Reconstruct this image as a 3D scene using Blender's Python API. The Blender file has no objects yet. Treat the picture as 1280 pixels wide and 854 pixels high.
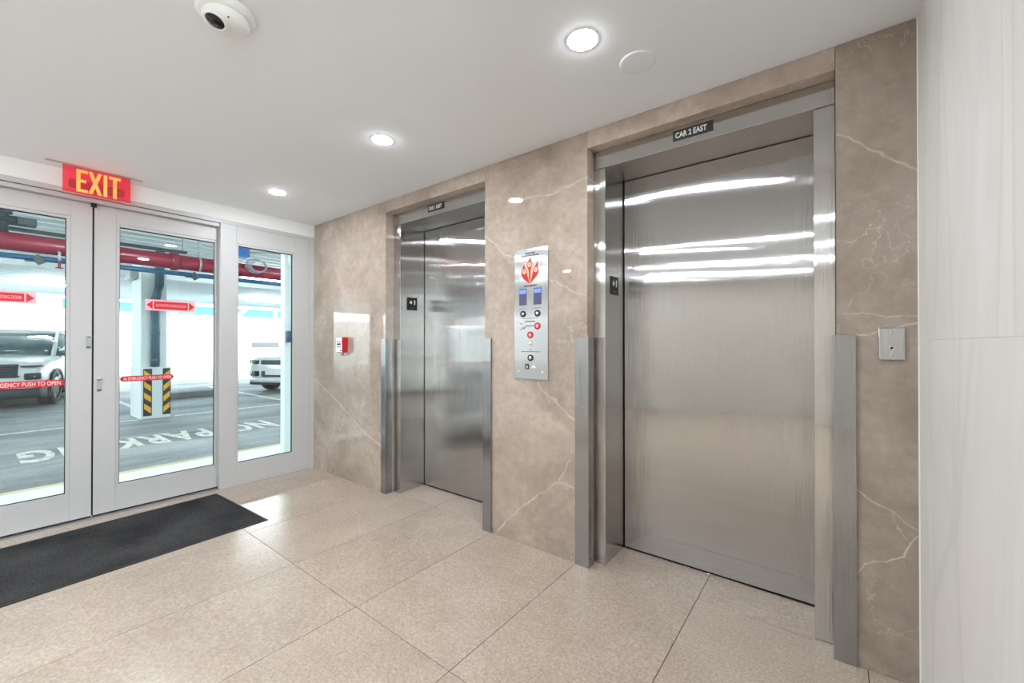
import bpy, bmesh, math, random
from mathutils import Vector, Matrix
random.seed(4)
S = bpy.context.scene
COL = S.collection
PI = math.pi

# ---------------------------------------------------------------- camera, world, exposure
cam = bpy.data.cameras.new('camera')
cam.sensor_width = 36.0
cam.lens = 520.0 / 1280.0 * 36.0
cam.clip_start = 0.02
cam.clip_end = 300
cam_o = bpy.data.objects.new('camera', cam)
COL.objects.link(cam_o)
YAW = math.atan2(402, 520)
cam_o.location = (0, 0, 1.25)
cam_o.rotation_euler = (PI / 2 + 0.005, 0, YAW)
S.camera = cam_o

world = bpy.data.worlds.new('sky')
S.world = world
world.use_nodes = True
bgn = world.node_tree.nodes['Background']
bgn.inputs[0].default_value = (0.86, 0.95, 1.0, 1)
bgn.inputs[1].default_value = 7.5

vs = S.view_settings
vs.view_transform = 'Standard'
vs.look = 'None'
vs.exposure = 0.40
vs.gamma = 1.0
vs.use_curve_mapping = False

LAMP = 300.0        # lobby downlight emission
TUBE = 95.0         # garage tube emission

# ---------------------------------------------------------------- materials
def srgb(r, g, b):
    f = lambda c: c / 12.92 if c <= 0.04045 else ((c + 0.055) / 1.055) ** 2.4
    return (f(r / 255), f(g / 255), f(b / 255), 1)

def new_mat(name):
    m = bpy.data.materials.new(name)
    m.use_nodes = True
    nt = m.node_tree
    return m, nt, nt.nodes['Principled BSDF']

def node(nt, typ, **kw):
    n = nt.nodes.new(typ)
    for k, v in kw.items():
        setattr(n, k, v)
    return n

def plain(name, col, rough=0.5, metal=0.0, grain=0.06, scale=30.0, bump=0.0, coat=0.0):
    """painted / plastic / rubber: a base colour with slight noise mottling"""
    m, nt, p = new_mat(name)
    geo = node(nt, 'ShaderNodeNewGeometry')
    nz = node(nt, 'ShaderNodeTexNoise')
    nz.inputs['Scale'].default_value = scale
    nz.inputs['Detail'].default_value = 4
    nt.links.new(geo.outputs['Position'], nz.inputs['Vector'])
    mx = node(nt, 'ShaderNodeMix', data_type='RGBA')
    mx.inputs[6].default_value = tuple(c * (1 - grain) for c in col[:3]) + (1,)
    mx.inputs[7].default_value = tuple(min(1, c * (1 + grain)) for c in col[:3]) + (1,)
    nt.links.new(nz.outputs[0], mx.inputs[0])
    nt.links.new(mx.outputs[2], p.inputs['Base Color'])
    p.inputs['Roughness'].default_value = rough
    p.inputs['Metallic'].default_value = metal
    p.inputs['Coat Weight'].default_value = coat
    p.inputs['Coat Roughness'].default_value = 0.05
    if bump:
        b = node(nt, 'ShaderNodeBump')
        b.inputs['Strength'].default_value = 1
        b.inputs['Distance'].default_value = bump
        nt.links.new(nz.outputs[0], b.inputs['Height'])
        nt.links.new(b.outputs[0], p.inputs['Normal'])
    return m

def emis(name, col, strength):
    m, nt, p = new_mat(name)
    p.inputs['Base Color'].default_value = col
    p.inputs['Emission Color'].default_value = col
    p.inputs['Emission Strength'].default_value = strength
    return m

def steel(name, col=(0.60, 0.585, 0.565), rough=0.12, aniso=1.0, jitter=0.36, warp=0.0, warp_scale=1.3):
    """stainless with a vertical brushed grain"""
    m, nt, p = new_mat(name)
    p.inputs['Metallic'].default_value = 1
    p.inputs['Base Color'].default_value = tuple(col) + (1,)
    geo = node(nt, 'ShaderNodeNewGeometry')
    mp = node(nt, 'ShaderNodeMapping')
    mp.inputs['Scale'].default_value = (6300, 6300, 3.0)
    nt.links.new(geo.outputs['Position'], mp.inputs['Vector'])
    grain = node(nt, 'ShaderNodeTexNoise')
    grain.inputs['Scale'].default_value = 1.0
    grain.inputs['Detail'].default_value = 2
    nt.links.new(mp.outputs[0], grain.inputs['Vector'])
    smud = node(nt, 'ShaderNodeTexNoise')
    smud.inputs['Scale'].default_value = 3.0
    smud.inputs['Detail'].default_value = 5
    nt.links.new(geo.outputs['Position'], smud.inputs['Vector'])
    mr = node(nt, 'ShaderNodeMapRange')
    mr.inputs[1].default_value = 0.3
    mr.inputs[2].default_value = 0.7
    mr.inputs[3].default_value = rough - 0.01
    mr.inputs[4].default_value = rough + 0.02
    nt.links.new(smud.outputs[0], mr.inputs[0])
    nt.links.new(mr.outputs[0], p.inputs['Roughness'])
    p.inputs['Anisotropic'].default_value = aniso
    tg = node(nt, 'ShaderNodeTangent', direction_type='RADIAL', axis='Z')
    nt.links.new(tg.outputs[0], p.inputs['Tangent'])
    base = geo.outputs['Normal']
    if warp:
        wz = node(nt, 'ShaderNodeTexNoise')
        wz.inputs['Scale'].default_value = warp_scale
        wz.inputs['Detail'].default_value = 0
        nt.links.new(geo.outputs['Position'], wz.inputs['Vector'])
        b = node(nt, 'ShaderNodeBump')
        b.inputs['Strength'].default_value = 1
        b.inputs['Distance'].default_value = warp
        nt.links.new(wz.outputs[0], b.inputs['Height'])
        base = b.outputs[0]
    sub = node(nt, 'ShaderNodeMath', operation='SUBTRACT')
    nt.links.new(grain.outputs[0], sub.inputs[0])
    sub.inputs[1].default_value = 0.5
    sc = node(nt, 'ShaderNodeVectorMath', operation='SCALE')
    sc.inputs[0].default_value = (1, 1, 0)
    nt.links.new(sub.outputs[0], sc.inputs['Scale'])
    s2 = node(nt, 'ShaderNodeVectorMath', operation='SCALE')
    nt.links.new(sc.outputs[0], s2.inputs[0])
    s2.inputs['Scale'].default_value = jitter * 4
    ad = node(nt, 'ShaderNodeVectorMath', operation='ADD')
    nt.links.new(base, ad.inputs[0])
    nt.links.new(s2.outputs[0], ad.inputs[1])
    nm = node(nt, 'ShaderNodeVectorMath', operation='NORMALIZE')
    nt.links.new(ad.outputs[0], nm.inputs[0])
    nt.links.new(nm.outputs[0], p.inputs['Normal'])
    return m

def stone(name, veins, tone=1.0):
    """polished taupe marble with pale fine veining; veins = polylines in (x, z) on the wall"""
    m, nt, p = new_mat(name)
    L = nt.links.new
    geo = node(nt, 'ShaderNodeNewGeometry')
    pos = geo.outputs['Position']
    oi = node(nt, 'ShaderNodeObjectInfo')
    off = node(nt, 'ShaderNodeVectorMath', operation='SCALE')
    off.inputs[0].default_value = (7.3, 3.1, 11.7)
    L(oi.outputs['Random'], off.inputs['Scale'])
    pp = node(nt, 'ShaderNodeVectorMath', operation='ADD')
    L(pos, pp.inputs[0]); L(off.outputs[0], pp.inputs[1])
    def noise(vec, scale, detail=4, rough=0.55, dist=0.0):
        n = node(nt, 'ShaderNodeTexNoise')
        n.inputs['Scale'].default_value = scale
        n.inputs['Detail'].default_value = detail
        n.inputs['Roughness'].default_value = rough
        n.inputs['Distortion'].default_value = dist
        L(vec, n.inputs['Vector'])
        return n
    n1 = noise(pp.outputs[0], 2.3, 8, 0.62, 0.6)
    ramp = node(nt, 'ShaderNodeValToRGB')
    e = ramp.color_ramp.elements
    e[0].position = 0.30; e[0].color = srgb(150 * tone, 135 * tone, 122 * tone)
    e[1].position = 0.72; e[1].color = srgb(188 * tone, 173 * tone, 160 * tone)
    mid = e.new(0.52); mid.color = srgb(172 * tone, 156 * tone, 142 * tone)
    L(n1.outputs[0], ramp.inputs[0])
    n2 = noise(pp.outputs[0], 24, 6, 0.6)
    mx = node(nt, 'ShaderNodeMix', data_type='RGBA', blend_type='OVERLAY')
    mx.inputs[0].default_value = 0.26
    L(ramp.outputs[0], mx.inputs[6]); L(n2.outputs[0], mx.inputs[7])
    # distorted coordinate
    nd = noise(pp.outputs[0], 5.0, 5)
    dsub = node(nt, 'ShaderNodeVectorMath', operation='SUBTRACT')
    L(nd.outputs['Color'], dsub.inputs[0]); dsub.inputs[1].default_value = (0.5, 0.5, 0.5)
    dsc = node(nt, 'ShaderNodeVectorMath', operation='SCALE')
    L(dsub.outputs[0], dsc.inputs[0]); dsc.inputs['Scale'].default_value = 0.45
    dv = node(nt, 'ShaderNodeVectorMath', operation='ADD')
    L(pp.outputs[0], dv.inputs[0]); L(dsc.outputs[0], dv.inputs[1])
    vo = node(nt, 'ShaderNodeTexVoronoi', feature='DISTANCE_TO_EDGE')
    vo.inputs['Scale'].default_value = 4.6
    L(dv.outputs[0], vo.inputs['Vector'])
    vr = node(nt, 'ShaderNodeMapRange')
    vr.inputs[1].default_value = 0.0; vr.inputs[2].default_value = 0.016
    vr.inputs[3].default_value = 1.0; vr.inputs[4].default_value = 0.0
    L(vo.outputs['Distance'], vr.inputs[0])
    nm_ = noise(pp.outputs[0], 1.9, 3)
    mm = node(nt, 'ShaderNodeMapRange')
    mm.inputs[1].default_value = 0.46; mm.inputs[2].default_value = 0.66
    mm.inputs[3].default_value = 0.03; mm.inputs[4].default_value = 0.55
    L(nm_.outputs[0], mm.inputs[0])
    vm = node(nt, 'ShaderNodeMath', operation='MULTIPLY')
    L(vr.outputs[0], vm.inputs[0]); L(mm.outputs[0], vm.inputs[1])
    mask = vm.outputs[0]
    # explicit veins
    nd2 = noise(pos, 14, 3)
    s1 = node(nt, 'ShaderNodeVectorMath', operation='SUBTRACT')
    L(nd2.outputs['Color'], s1.inputs[0]); s1.inputs[1].default_value = (0.5, 0.5, 0.5)
    s2 = node(nt, 'ShaderNodeVectorMath', operation='SCALE')
    L(s1.outputs[0], s2.inputs[0]); s2.inputs['Scale'].default_value = 0.05
    s3 = node(nt, 'ShaderNodeVectorMath', operation='ADD')
    L(pos, s3.inputs[0]); L(s2.outputs[0], s3.inputs[1])
    flat = node(nt, 'ShaderNodeVectorMath', operation='MULTIPLY')
    L(s3.outputs[0], flat.inputs[0]); flat.inputs[1].default_value = (1, 0, 1)
    dmin = None
    for w, line in veins:
        for (ax, az), (bx, bz) in zip(line[:-1], line[1:]):
            ba = Vector((bx - ax, 0, bz - az))
            pa = node(nt, 'ShaderNodeVectorMath', operation='SUBTRACT')
            L(flat.outputs[0], pa.inputs[0]); pa.inputs[1].default_value = (ax, 0, az)
            dt = node(nt, 'ShaderNodeVectorMath', operation='DOT_PRODUCT')
            L(pa.outputs[0], dt.inputs[0]); dt.inputs[1].default_value = ba / ba.length_squared
            cl = node(nt, 'ShaderNodeClamp')
            L(dt.outputs['Value'], cl.inputs[0])
            hb = node(nt, 'ShaderNodeVectorMath', operation='SCALE')
            hb.inputs[0].default_value = ba
            L(cl.outputs[0], hb.inputs['Scale'])
            ds = node(nt, 'ShaderNodeVectorMath', operation='DISTANCE')
            L(pa.outputs[0], ds.inputs[0]); L(hb.outputs[0], ds.inputs[1])
            dw = node(nt, 'ShaderNodeMath', operation='DIVIDE')
            L(ds.outputs['Value'], dw.inputs[0]); dw.inputs[1].default_value = w
            if dmin is None:
                dmin = dw.outputs[0]
            else:
                mn = node(nt, 'ShaderNodeMath', operation='MINIMUM')
                L(dmin, mn.inputs[0]); L(dw.outputs[0], mn.inputs[1])
                dmin = mn.outputs[0]
    ev = node(nt, 'ShaderNodeMapRange')
    ev.inputs[1].default_value = 0.25; ev.inputs[2].default_value = 1.0
    ev.inputs[3].default_value = 0.6; ev.inputs[4].default_value = 0.0
    L(dmin, ev.inputs[0])
    fade = node(nt, 'ShaderNodeMapRange')
    fade.inputs[1].default_value = 0.35; fade.inputs[2].default_value = 0.6
    fade.inputs[3].default_value = 0.35; fade.inputs[4].default_value = 1.0
    nf = noise(pos, 9, 2)
    L(nf.outputs[0], fade.inputs[0])
    evm = node(nt, 'ShaderNodeMath', operation='MULTIPLY')
    L(ev.outputs[0], evm.inputs[0]); L(fade.outputs[0], evm.inputs[1])
    mxm = node(nt, 'ShaderNodeMath', operation='MAXIMUM')
    L(mask, mxm.inputs[0]); L(evm.outputs[0], mxm.inputs[1])
    fin = node(nt, 'ShaderNodeMix', data_type='RGBA')
    L(mxm.outputs[0], fin.inputs[0])
    L(mx.outputs[2], fin.inputs[6])
    fin.inputs[7].default_value = srgb(214, 200, 184)
    L(fin.outputs[2], p.inputs['Base Color'])
    p.inputs['Roughness'].default_value = 0.02
    p.inputs['IOR'].default_value = 1.58
    return m

def tile_mat():
    m, nt, p = new_mat('floor_tile')
    L = nt.links.new
    geo = node(nt, 'ShaderNodeNewGeometry')
    oi = node(nt, 'ShaderNodeObjectInfo')
    off = node(nt, 'ShaderNodeVectorMath', operation='SCALE')
    off.inputs[0].default_value = (17.3, 23.1, 5)
    L(oi.outputs['Random'], off.inputs['Scale'])
    pp = node(nt, 'ShaderNodeVectorMath', operation='ADD')
    L(geo.outputs['Position'], pp.inputs[0]); L(off.outputs[0], pp.inputs[1])
    def noise(scale, detail, rough=0.6):
        n = node(nt, 'ShaderNodeTexNoise')
        n.inputs['Scale'].default_value = scale
        n.inputs['Detail'].default_value = detail
        n.inputs['Roughness'].default_value = rough
        L(pp.outputs[0], n.inputs['Vector'])
        return n
    a = noise(2.0, 5)
    ra = node(nt, 'ShaderNodeValToRGB')
    e = ra.color_ramp.elements
    e[0].position = 0.3; e[0].color = srgb(166, 149, 133)
    e[1].position = 0.7; e[1].color = srgb(181, 165, 149)
    L(a.outputs[0], ra.inputs[0])
    b = noise(95, 2, 0.6)
    mx = node(nt, 'ShaderNodeMix', data_type='RGBA', blend_type='OVERLAY')
    mx.inputs[0].default_value = 0.52
    L(ra.outputs[0], mx.inputs[6]); L(b.outputs[0], mx.inputs[7])
    # sparse pale vein
    nd = noise(2.0, 3)
    sc = node(nt, 'ShaderNodeVectorMath', operation='SCALE')
    L(nd.outputs['Color'], sc.inputs[0]); sc.inputs['Scale'].default_value = 0.16
    ad = node(nt, 'ShaderNodeVectorMath', operation='ADD')
    L(pp.outputs[0], ad.inputs[0]); L(sc.outputs[0], ad.inputs[1])
    vo = node(nt, 'ShaderNodeTexVoronoi', feature='DISTANCE_TO_EDGE')
    vo.inputs['Scale'].default_value = 1.3
    L(ad.outputs[0], vo.inputs['Vector'])
    vr = node(nt, 'ShaderNodeMapRange')
    vr.inputs[2].default_value = 0.008
    vr.inputs[3].default_value = 0.16; vr.inputs[4].default_value = 0.0
    L(vo.outputs['Distance'], vr.inputs[0])
    k = noise(1.5, 2)
    kr = node(nt, 'ShaderNodeMapRange')
    kr.inputs[1].default_value = 0.5; kr.inputs[2].default_value = 0.62
    L(k.outputs[0], kr.inputs[0])
    vm = node(nt, 'ShaderNodeMath', operation='MULTIPLY')
    L(vr.outputs[0], vm.inputs[0]); L(kr.outputs[0], vm.inputs[1])
    fx = node(nt, 'ShaderNodeMix', data_type='RGBA')
    L(vm.outputs[0], fx.inputs[0]); L(mx.outputs[2], fx.inputs[6])
    fx.inputs[7].default_value = srgb(222, 210, 196)
    L(fx.outputs[2], p.inputs['Base Color'])
    rr = node(nt, 'ShaderNodeMapRange')
    rr.inputs[3].default_value = 0.205; rr.inputs[4].default_value = 0.255
    L(a.outputs[0], rr.inputs[0])
    L(rr.outputs[0], p.inputs['Roughness'])
    bm_ = node(nt, 'ShaderNodeBump')
    bm_.inputs['Strength'].default_value = 0.25
    bm_.inputs['Distance'].default_value = 0.0006
    L(b.outputs[0], bm_.inputs['Height'])
    L(bm_.outputs[0], p.inputs['Normal'])
    return m

def white_marble():
    m, nt, p = new_mat('pale_marble')
    L = nt.links.new
    geo = node(nt, 'ShaderNodeNewGeometry')
    oi = node(nt, 'ShaderNodeObjectInfo')
    off = node(nt, 'ShaderNodeVectorMath', operation='SCALE')
    off.inputs[0].default_value = (5.1, 9.7, 4.3)
    L(oi.outputs['Random'], off.inputs['Scale'])
    pp = node(nt, 'ShaderNodeVectorMath', operation='ADD')
    L(geo.outputs['Position'], pp.inputs[0]); L(off.outputs[0], pp.inputs[1])
    mp = node(nt, 'ShaderNodeMapping')
    mp.inputs['Scale'].default_value = (1.6, 1.6, 0.45)
    mp.inputs['Rotation'].default_value = (0.12, 0, 0)
    L(pp.outputs[0], mp.inputs['Vector'])
    n = node(nt, 'ShaderNodeTexNoise')
    n.inputs['Scale'].default_value = 1.6
    n.inputs['Detail'].default_value = 6
    n.inputs['Distortion'].default_value = 1.0
    L(mp.outputs[0], n.inputs['Vector'])
    r = node(nt, 'ShaderNodeValToRGB')
    e = r.color_ramp.elements
    e[0].position = 0.25; e[0].color = srgb(216, 210, 202)
    e[1].position = 0.75; e[1].color = srgb(232, 229, 223)
    x = e.new(0.45); x.color = srgb(226, 221, 213)
    x = e.new(0.56); x.color = srgb(219, 216, 210)
    L(n.outputs[0], r.inputs[0])
    # thin faint grey diagonal veins
    vo = node(nt, 'ShaderNodeTexVoronoi', feature='DISTANCE_TO_EDGE')
    vo.inputs['Scale'].default_value = 1.1
    mp2 = node(nt, 'ShaderNodeMapping')
    mp2.inputs['Scale'].default_value = (2.2, 2.2, 0.55)
    mp2.inputs['Rotation'].default_value = (0.5, 0, 0)
    L(pp.outputs[0], mp2.inputs['Vector']); L(mp2.outputs[0], vo.inputs['Vector'])
    vr = node(nt, 'ShaderNodeMapRange')
    vr.inputs[2].default_value = 0.03
    vr.inputs[3].default_value = 0.22; vr.inputs[4].default_value = 0.0
    L(vo.outputs['Distance'], vr.inputs[0])
    fx = node(nt, 'ShaderNodeMix', data_type='RGBA')
    L(vr.outputs[0], fx.inputs[0]); L(r.outputs[0], fx.inputs[6])
    fx.inputs[7].default_value = srgb(178, 174, 168)
    L(fx.outputs[2], p.inputs['Base Color'])
    p.inputs['Roughness'].default_value = 0.38
    return m

def glass_mat(name, tint=(0.965, 0.985, 0.98), refl=1.0):
    m, nt, p = new_mat(name)
    L = nt.links.new
    out = nt.nodes['Material Output']
    nt.nodes.remove(p)
    tr = node(nt, 'ShaderNodeBsdfTransparent')
    tr.inputs[0].default_value = tuple(tint) + (1,)
    gl = node(nt, 'ShaderNodeBsdfGlossy')
    gl.inputs['Roughness'].default_value = 0.0
    fr = node(nt, 'ShaderNodeFresnel')
    fr.inputs[0].default_value = 1.45
    mul = node(nt, 'ShaderNodeMath', operation='MULTIPLY')
    L(fr.outputs[0], mul.inputs[0]); mul.inputs[1].default_value = refl
    mx = node(nt, 'ShaderNodeMixShader')
    L(mul.outputs[0], mx.inputs[0]); L(tr.outputs[0], mx.inputs[1]); L(gl.outputs[0], mx.inputs[2])
    L(mx.outputs[0], out.inputs[0])
    return m

def acrylic(name, col, emit):
    """edge-lit translucent sheet"""
    m, nt, p = new_mat(name)
    L = nt.links.new
    out = nt.nodes['Material Output']
    p.inputs['Base Color'].default_value = col
    p.inputs['Roughness'].default_value = 0.1
    p.inputs['Emission Color'].default_value = col
    p.inputs['Emission Strength'].default_value = emit
    tr = node(nt, 'ShaderNodeBsdfTransparent')
    tr.inputs[0].default_value = (1.0, 0.30, 0.36, 1)
    mx = node(nt, 'ShaderNodeMixShader')
    mx.inputs[0].default_value = 0.20
    L(tr.outputs[0], mx.inputs[1]); L(p.outputs[0], mx.inputs[2]); L(mx.outputs[0], out.inputs[0])
    return m

def asphalt_mat():
    m, nt, p = new_mat('asphalt')
    L = nt.links.new
    geo = node(nt, 'ShaderNodeNewGeometry')
    def noise(scale, detail, sx=1, sy=1):
        mp = node(nt, 'ShaderNodeMapping')
        mp.inputs['Scale'].default_value = (sx, sy, 1)
        L(geo.outputs['Position'], mp.inputs['Vector'])
        n = node(nt, 'ShaderNodeTexNoise')
        n.inputs['Scale'].default_value = scale
        n.inputs['Detail'].default_value = detail
        n.inputs['Roughness'].default_value = 0.65
        L(mp.outputs[0], n.inputs['Vector'])
        return n
    a = noise(0.9, 6, 1.0, 0.35)
    r = node(nt, 'ShaderNodeValToRGB')
    e = r.color_ramp.elements
    e[0].position = 0.36; e[0].color = srgb(92, 100, 104)
    e[1].position = 0.66; e[1].color = srgb(172, 178, 180)
    L(a.outputs[0], r.inputs[0])
    b = noise(55, 4)
    mx = node(nt, 'ShaderNodeMix', data_type='RGBA', blend_type='OVERLAY')
    mx.inputs[0].default_value = 0.6
    L(r.outputs[0], mx.inputs[6]); L(b.outputs[0], mx.inputs[7])
    L(mx.outputs[2], p.inputs['Base Color'])
    p.inputs['Roughness'].default_value = 0.6
    bp = node(nt, 'ShaderNodeBump')
    bp.inputs['Distance'].default_value = 0.006
    bp.inputs['Strength'].default_value = 0.6
    L(b.outputs[0], bp.inputs['Height']); L(bp.outputs[0], p.inputs['Normal'])
    return m

def worn_paint(name, col):
    m, nt, p = new_mat(name)
    L = nt.links.new
    geo = node(nt, 'ShaderNodeNewGeometry')
    n = node(nt, 'ShaderNodeTexNoise')
    n.inputs['Scale'].default_value = 9
    n.inputs['Detail'].default_value = 6
    n.inputs['Roughness'].default_value = 0.7
    L(geo.outputs['Position'], n.inputs['Vector'])
    r = node(nt, 'ShaderNodeValToRGB')
    e = r.color_ramp.elements
    e[0].position = 0.33; e[0].color = srgb(170, 168, 160)
    e[1].position = 0.5; e[1].color = col
    L(n.outputs[0], r.inputs[0])
    L(r.outputs[0], p.inputs['Base Color'])
    p.inputs['Roughness'].default_value = 0.7
    return m

def carpet_mat():
    m, nt, p = new_mat('mat_pile')
    L = nt.links.new
    geo = node(nt, 'ShaderNodeNewGeometry')
    n = node(nt, 'ShaderNodeTexNoise')
    n.inputs['Scale'].default_value = 160
    n.inputs['Detail'].default_value = 4
    n.inputs['Roughness'].default_value = 0.8
    L(geo.outputs['Position'], n.inputs['Vector'])
    n2 = node(nt, 'ShaderNodeTexNoise')
    n2.inputs['Scale'].default_value = 2.5
    n2.inputs['Detail'].default_value = 3
    L(geo.outputs['Position'], n2.inputs['Vector'])
    ad = node(nt, 'ShaderNodeMath', operation='MULTIPLY_ADD')
    L(n2.outputs[0], ad.inputs[0]); ad.inputs[1].default_value = 0.5
    L(n.outputs[0], ad.inputs[2])
    r = node(nt, 'ShaderNodeValToRGB')
    e = r.color_ramp.elements
    e[0].position = 0.55; e[0].color = (0.004, 0.004, 0.004, 1)
    e[1].position = 0.95; e[1].color = (0.075, 0.074, 0.073, 1)
    L(ad.outputs[0], r.inputs[0])
    L(r.outputs[0], p.inputs['Base Color'])
    p.inputs['Roughness'].default_value = 0.95
    p.inputs['Specular IOR Level'].default_value = 0.1
    return m

VEINS = [(0.009, [(-1.743, 0.023), (-1.592, 0.186), (-1.45, 0.309), (-1.285, 0.431), (-1.184, 0.424)]),
         (0.007, [(-1.426, 1.005), (-1.268, 0.883), (-1.204, 0.834), (-1.163, 0.806)]),
         (0.006, [(-1.426, 1.687), (-1.268, 1.595), (-1.096, 1.508)]),
         (0.006, [(-1.56, 2.155), (-1.323, 2.143), (-1.085, 2.18)]),
         (0.006, [(-1.898, 2.009), (-1.689, 1.829), (-1.591, 1.796)]),
         (0.010, [(-4.205, 0.921), (-3.731, 0.717), (-3.267, 0.474), (-2.998, 0.375)]),
         (0.006, [(0.015, 2.083), (0.107, 2.002), (0.186, 1.935), (0.248, 1.886)]),
         (0.004, [(0.013, 1.37), (0.116, 1.362), (0.246, 1.345)]),
         (0.005, [(0.064, 1.277), (0.139, 1.3), (0.246, 1.321)]),
         (0.004, [(0.067, 0.683), (0.132, 0.636), (0.193, 0.603), (0.244, 0.567)]),
         (0.004, [(0.071, 0.361), (0.118, 0.417), (0.203, 0.464), (0.239, 0.557)]),
         (0.003, [(0.16, 0.619), (0.186, 0.566), (0.214, 0.529)]),
         (0.005, [(-1.285, 0.431), (-1.215, 0.556), (-1.183, 0.63)])]

M = {}
M['stone'] = stone('taupe_marble', VEINS)
M['stone_brown_shaded'] = stone('taupe_marble_brown_shaded_slab', VEINS, 0.90)  # browner slab, with some of the corner's shade put into its tone
M['marble'] = white_marble()
M['tile'] = tile_mat()
M['grout'] = plain('grout', srgb(70, 60, 52), 0.9, scale=80)
M['plaster'] = plain('ceiling_paint', srgb(240, 243, 246), 0.85, grain=0.01, scale=6)
M['wall_paint'] = plain('wall_paint', srgb(230, 229, 226), 0.8, grain=0.02, scale=6)
M['back_paint'] = plain('taupe_paint', srgb(196, 188, 178), 0.6, grain=0.03, scale=3)
M['alu'] = plain('white_aluminium', srgb(186, 184, 182), 0.38, grain=0.02, scale=12)
M['alu_raw'] = plain('raw_aluminium', srgb(190, 188, 184), 0.4, metal=0.8, grain=0.06, scale=40)
M['gasket'] = plain('black_gasket', srgb(28, 28, 29), 0.7)
M['door_steel'] = steel('door_steel', (0.475, 0.467, 0.46), 0.075, warp=0.010, warp_scale=1.1)
M['frame_steel'] = steel('frame_steel', (0.58, 0.57, 0.555), 0.09)
M['guard_steel'] = steel('guard_steel', (0.365, 0.368, 0.372), 0.12)
M['panel_steel'] = steel('panel_steel', (0.50, 0.51, 0.515), 0.13)
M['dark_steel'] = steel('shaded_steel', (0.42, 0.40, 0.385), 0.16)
M['black'] = plain('black_plastic', srgb(18, 17, 16), 0.6)
M['print_white'] = plain('white_print', srgb(226, 224, 218), 0.5)
M['print_grey'] = plain('grey_print', srgb(96, 98, 100), 0.6)
M['print_pale'] = plain('pale_print', srgb(180, 178, 170), 0.5)
M['red'] = plain('red_enamel', srgb(196, 24, 34), 0.35)
M['sticker_red'] = plain('red_film', srgb(200, 26, 42), 0.4)
M['sticker_pink'] = plain('pink_film', srgb(232, 176, 180), 0.4)
M['flame_red'] = plain('flame_red_print', srgb(188, 52, 34), 0.45)
M['flame_pale'] = plain('flame_pale_print', srgb(240, 190, 165), 0.45)
M['chrome'] = plain('chrome', (0.8, 0.8, 0.79, 1), 0.12, metal=1.0, grain=0.01)
M['white_plastic'] = plain('white_plastic', srgb(232, 231, 228), 0.4, grain=0.02)
M['lens'] = plain('camera_lens', srgb(14, 14, 15), 0.08)
M['screen'] = emis('display_screen', (0.06, 0.065, 0.13, 1), 0.20)
M['screen_blue'] = emis('display_glow', (0.14, 0.22, 0.95, 1), 0.6)
M['lamp'] = emis('downlight_glow', (0.90, 0.965, 1.06, 1), LAMP)
M['tube'] = emis('tube_glow', (0.9, 0.97, 1.0, 1), TUBE)
M['exit_red'] = acrylic('exit_acrylic', (0.95, 0.15, 0.20, 1), 0.34)
M['exit_letter'] = emis('exit_letter_glow', (1.0, 0.27, 0.06, 1), 0.85)
M['glass'] = glass_mat('door_glass')
M['rubber'] = plain('mat_rubber', srgb(30, 30, 31), 0.75)
M['pile'] = carpet_mat()
M['asphalt'] = asphalt_mat()
M['concrete'] = plain('pale_concrete', srgb(238, 238, 234), 0.85, grain=0.05, scale=7)
M['white_wall'] = plain('white_painted_concrete', srgb(240, 240, 236), 0.85, grain=0.02, scale=3)
M['kerb_yellow'] = plain('faded_yellow_paint', srgb(214, 200, 158), 0.8, grain=0.1, scale=8)
M['road_white'] = worn_paint('worn_road_paint', srgb(232, 232, 226))
M['garage_white'] = plain('garage_white_paint', srgb(226, 236, 236), 0.6, grain=0.03, scale=5)
M['pipe_red'] = plain('red_pipe_paint', srgb(128, 26, 52), 0.25, grain=0.08, scale=6)
M['pipe_blue'] = plain('blue_pipe_paint', srgb(8, 78, 116), 0.35, grain=0.06)
M['downpipe'] = plain('grey_green_pipe', srgb(62, 98, 112), 0.45, grain=0.1, scale=9)
M['dark_metal'] = plain('dark_green_metal', srgb(38, 58, 62), 0.55)
M['galv'] = plain('galvanised', srgb(168, 174, 176), 0.45, metal=0.5, grain=0.08, scale=25)
M['hazard_yellow'] = plain('hazard_yellow', srgb(238, 176, 28), 0.5)
M['hazard_black'] = plain('hazard_black', srgb(34, 42, 48), 0.6)
M['facade_blue'] = plain('blue_screen_fabric', srgb(70, 140, 190), 0.7, grain=0.25, scale=1.2)
M['facade_mid'] = plain('pale_blue_panel', srgb(130, 180, 205), 0.6, grain=0.15, scale=1.0)
M['slot_grey'] = plain('grey_slot', srgb(120, 118, 118), 0.8)
M['car_white'] = plain('white_car_paint', srgb(228, 233, 235), 0.22, grain=0.01, coat=1.0)
M['car_silver'] = plain('silver_car_paint', srgb(204, 210, 212), 0.25, grain=0.02, coat=1.0)
M['car_black'] = plain('car_black_trim', srgb(34, 46, 54), 0.5)
M['car_glass'] = plain('car_glass', srgb(60, 92, 98), 0.05, coat=1.0)
M['car_lamp'] = plain('car_lamp_glass', srgb(190, 205, 210), 0.08, coat=1.0)
M['amber'] = plain('amber_lens', srgb(214, 92, 40), 0.2)
M['tyre'] = plain('tyre_rubber', srgb(40, 44, 47), 0.8)
M['alloy'] = plain('alloy_rim', srgb(150, 155, 160), 0.3, metal=0.8)
M['navy'] = plain('navy_box', srgb(38, 60, 100), 0.5)
M['sky_blue'] = plain('bright_blue_plastic', srgb(24, 120, 210), 0.5)

# ---------------------------------------------------------------- mesh helpers
W0 = {}     # world position of every object's origin (rotated things: local zero)

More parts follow.
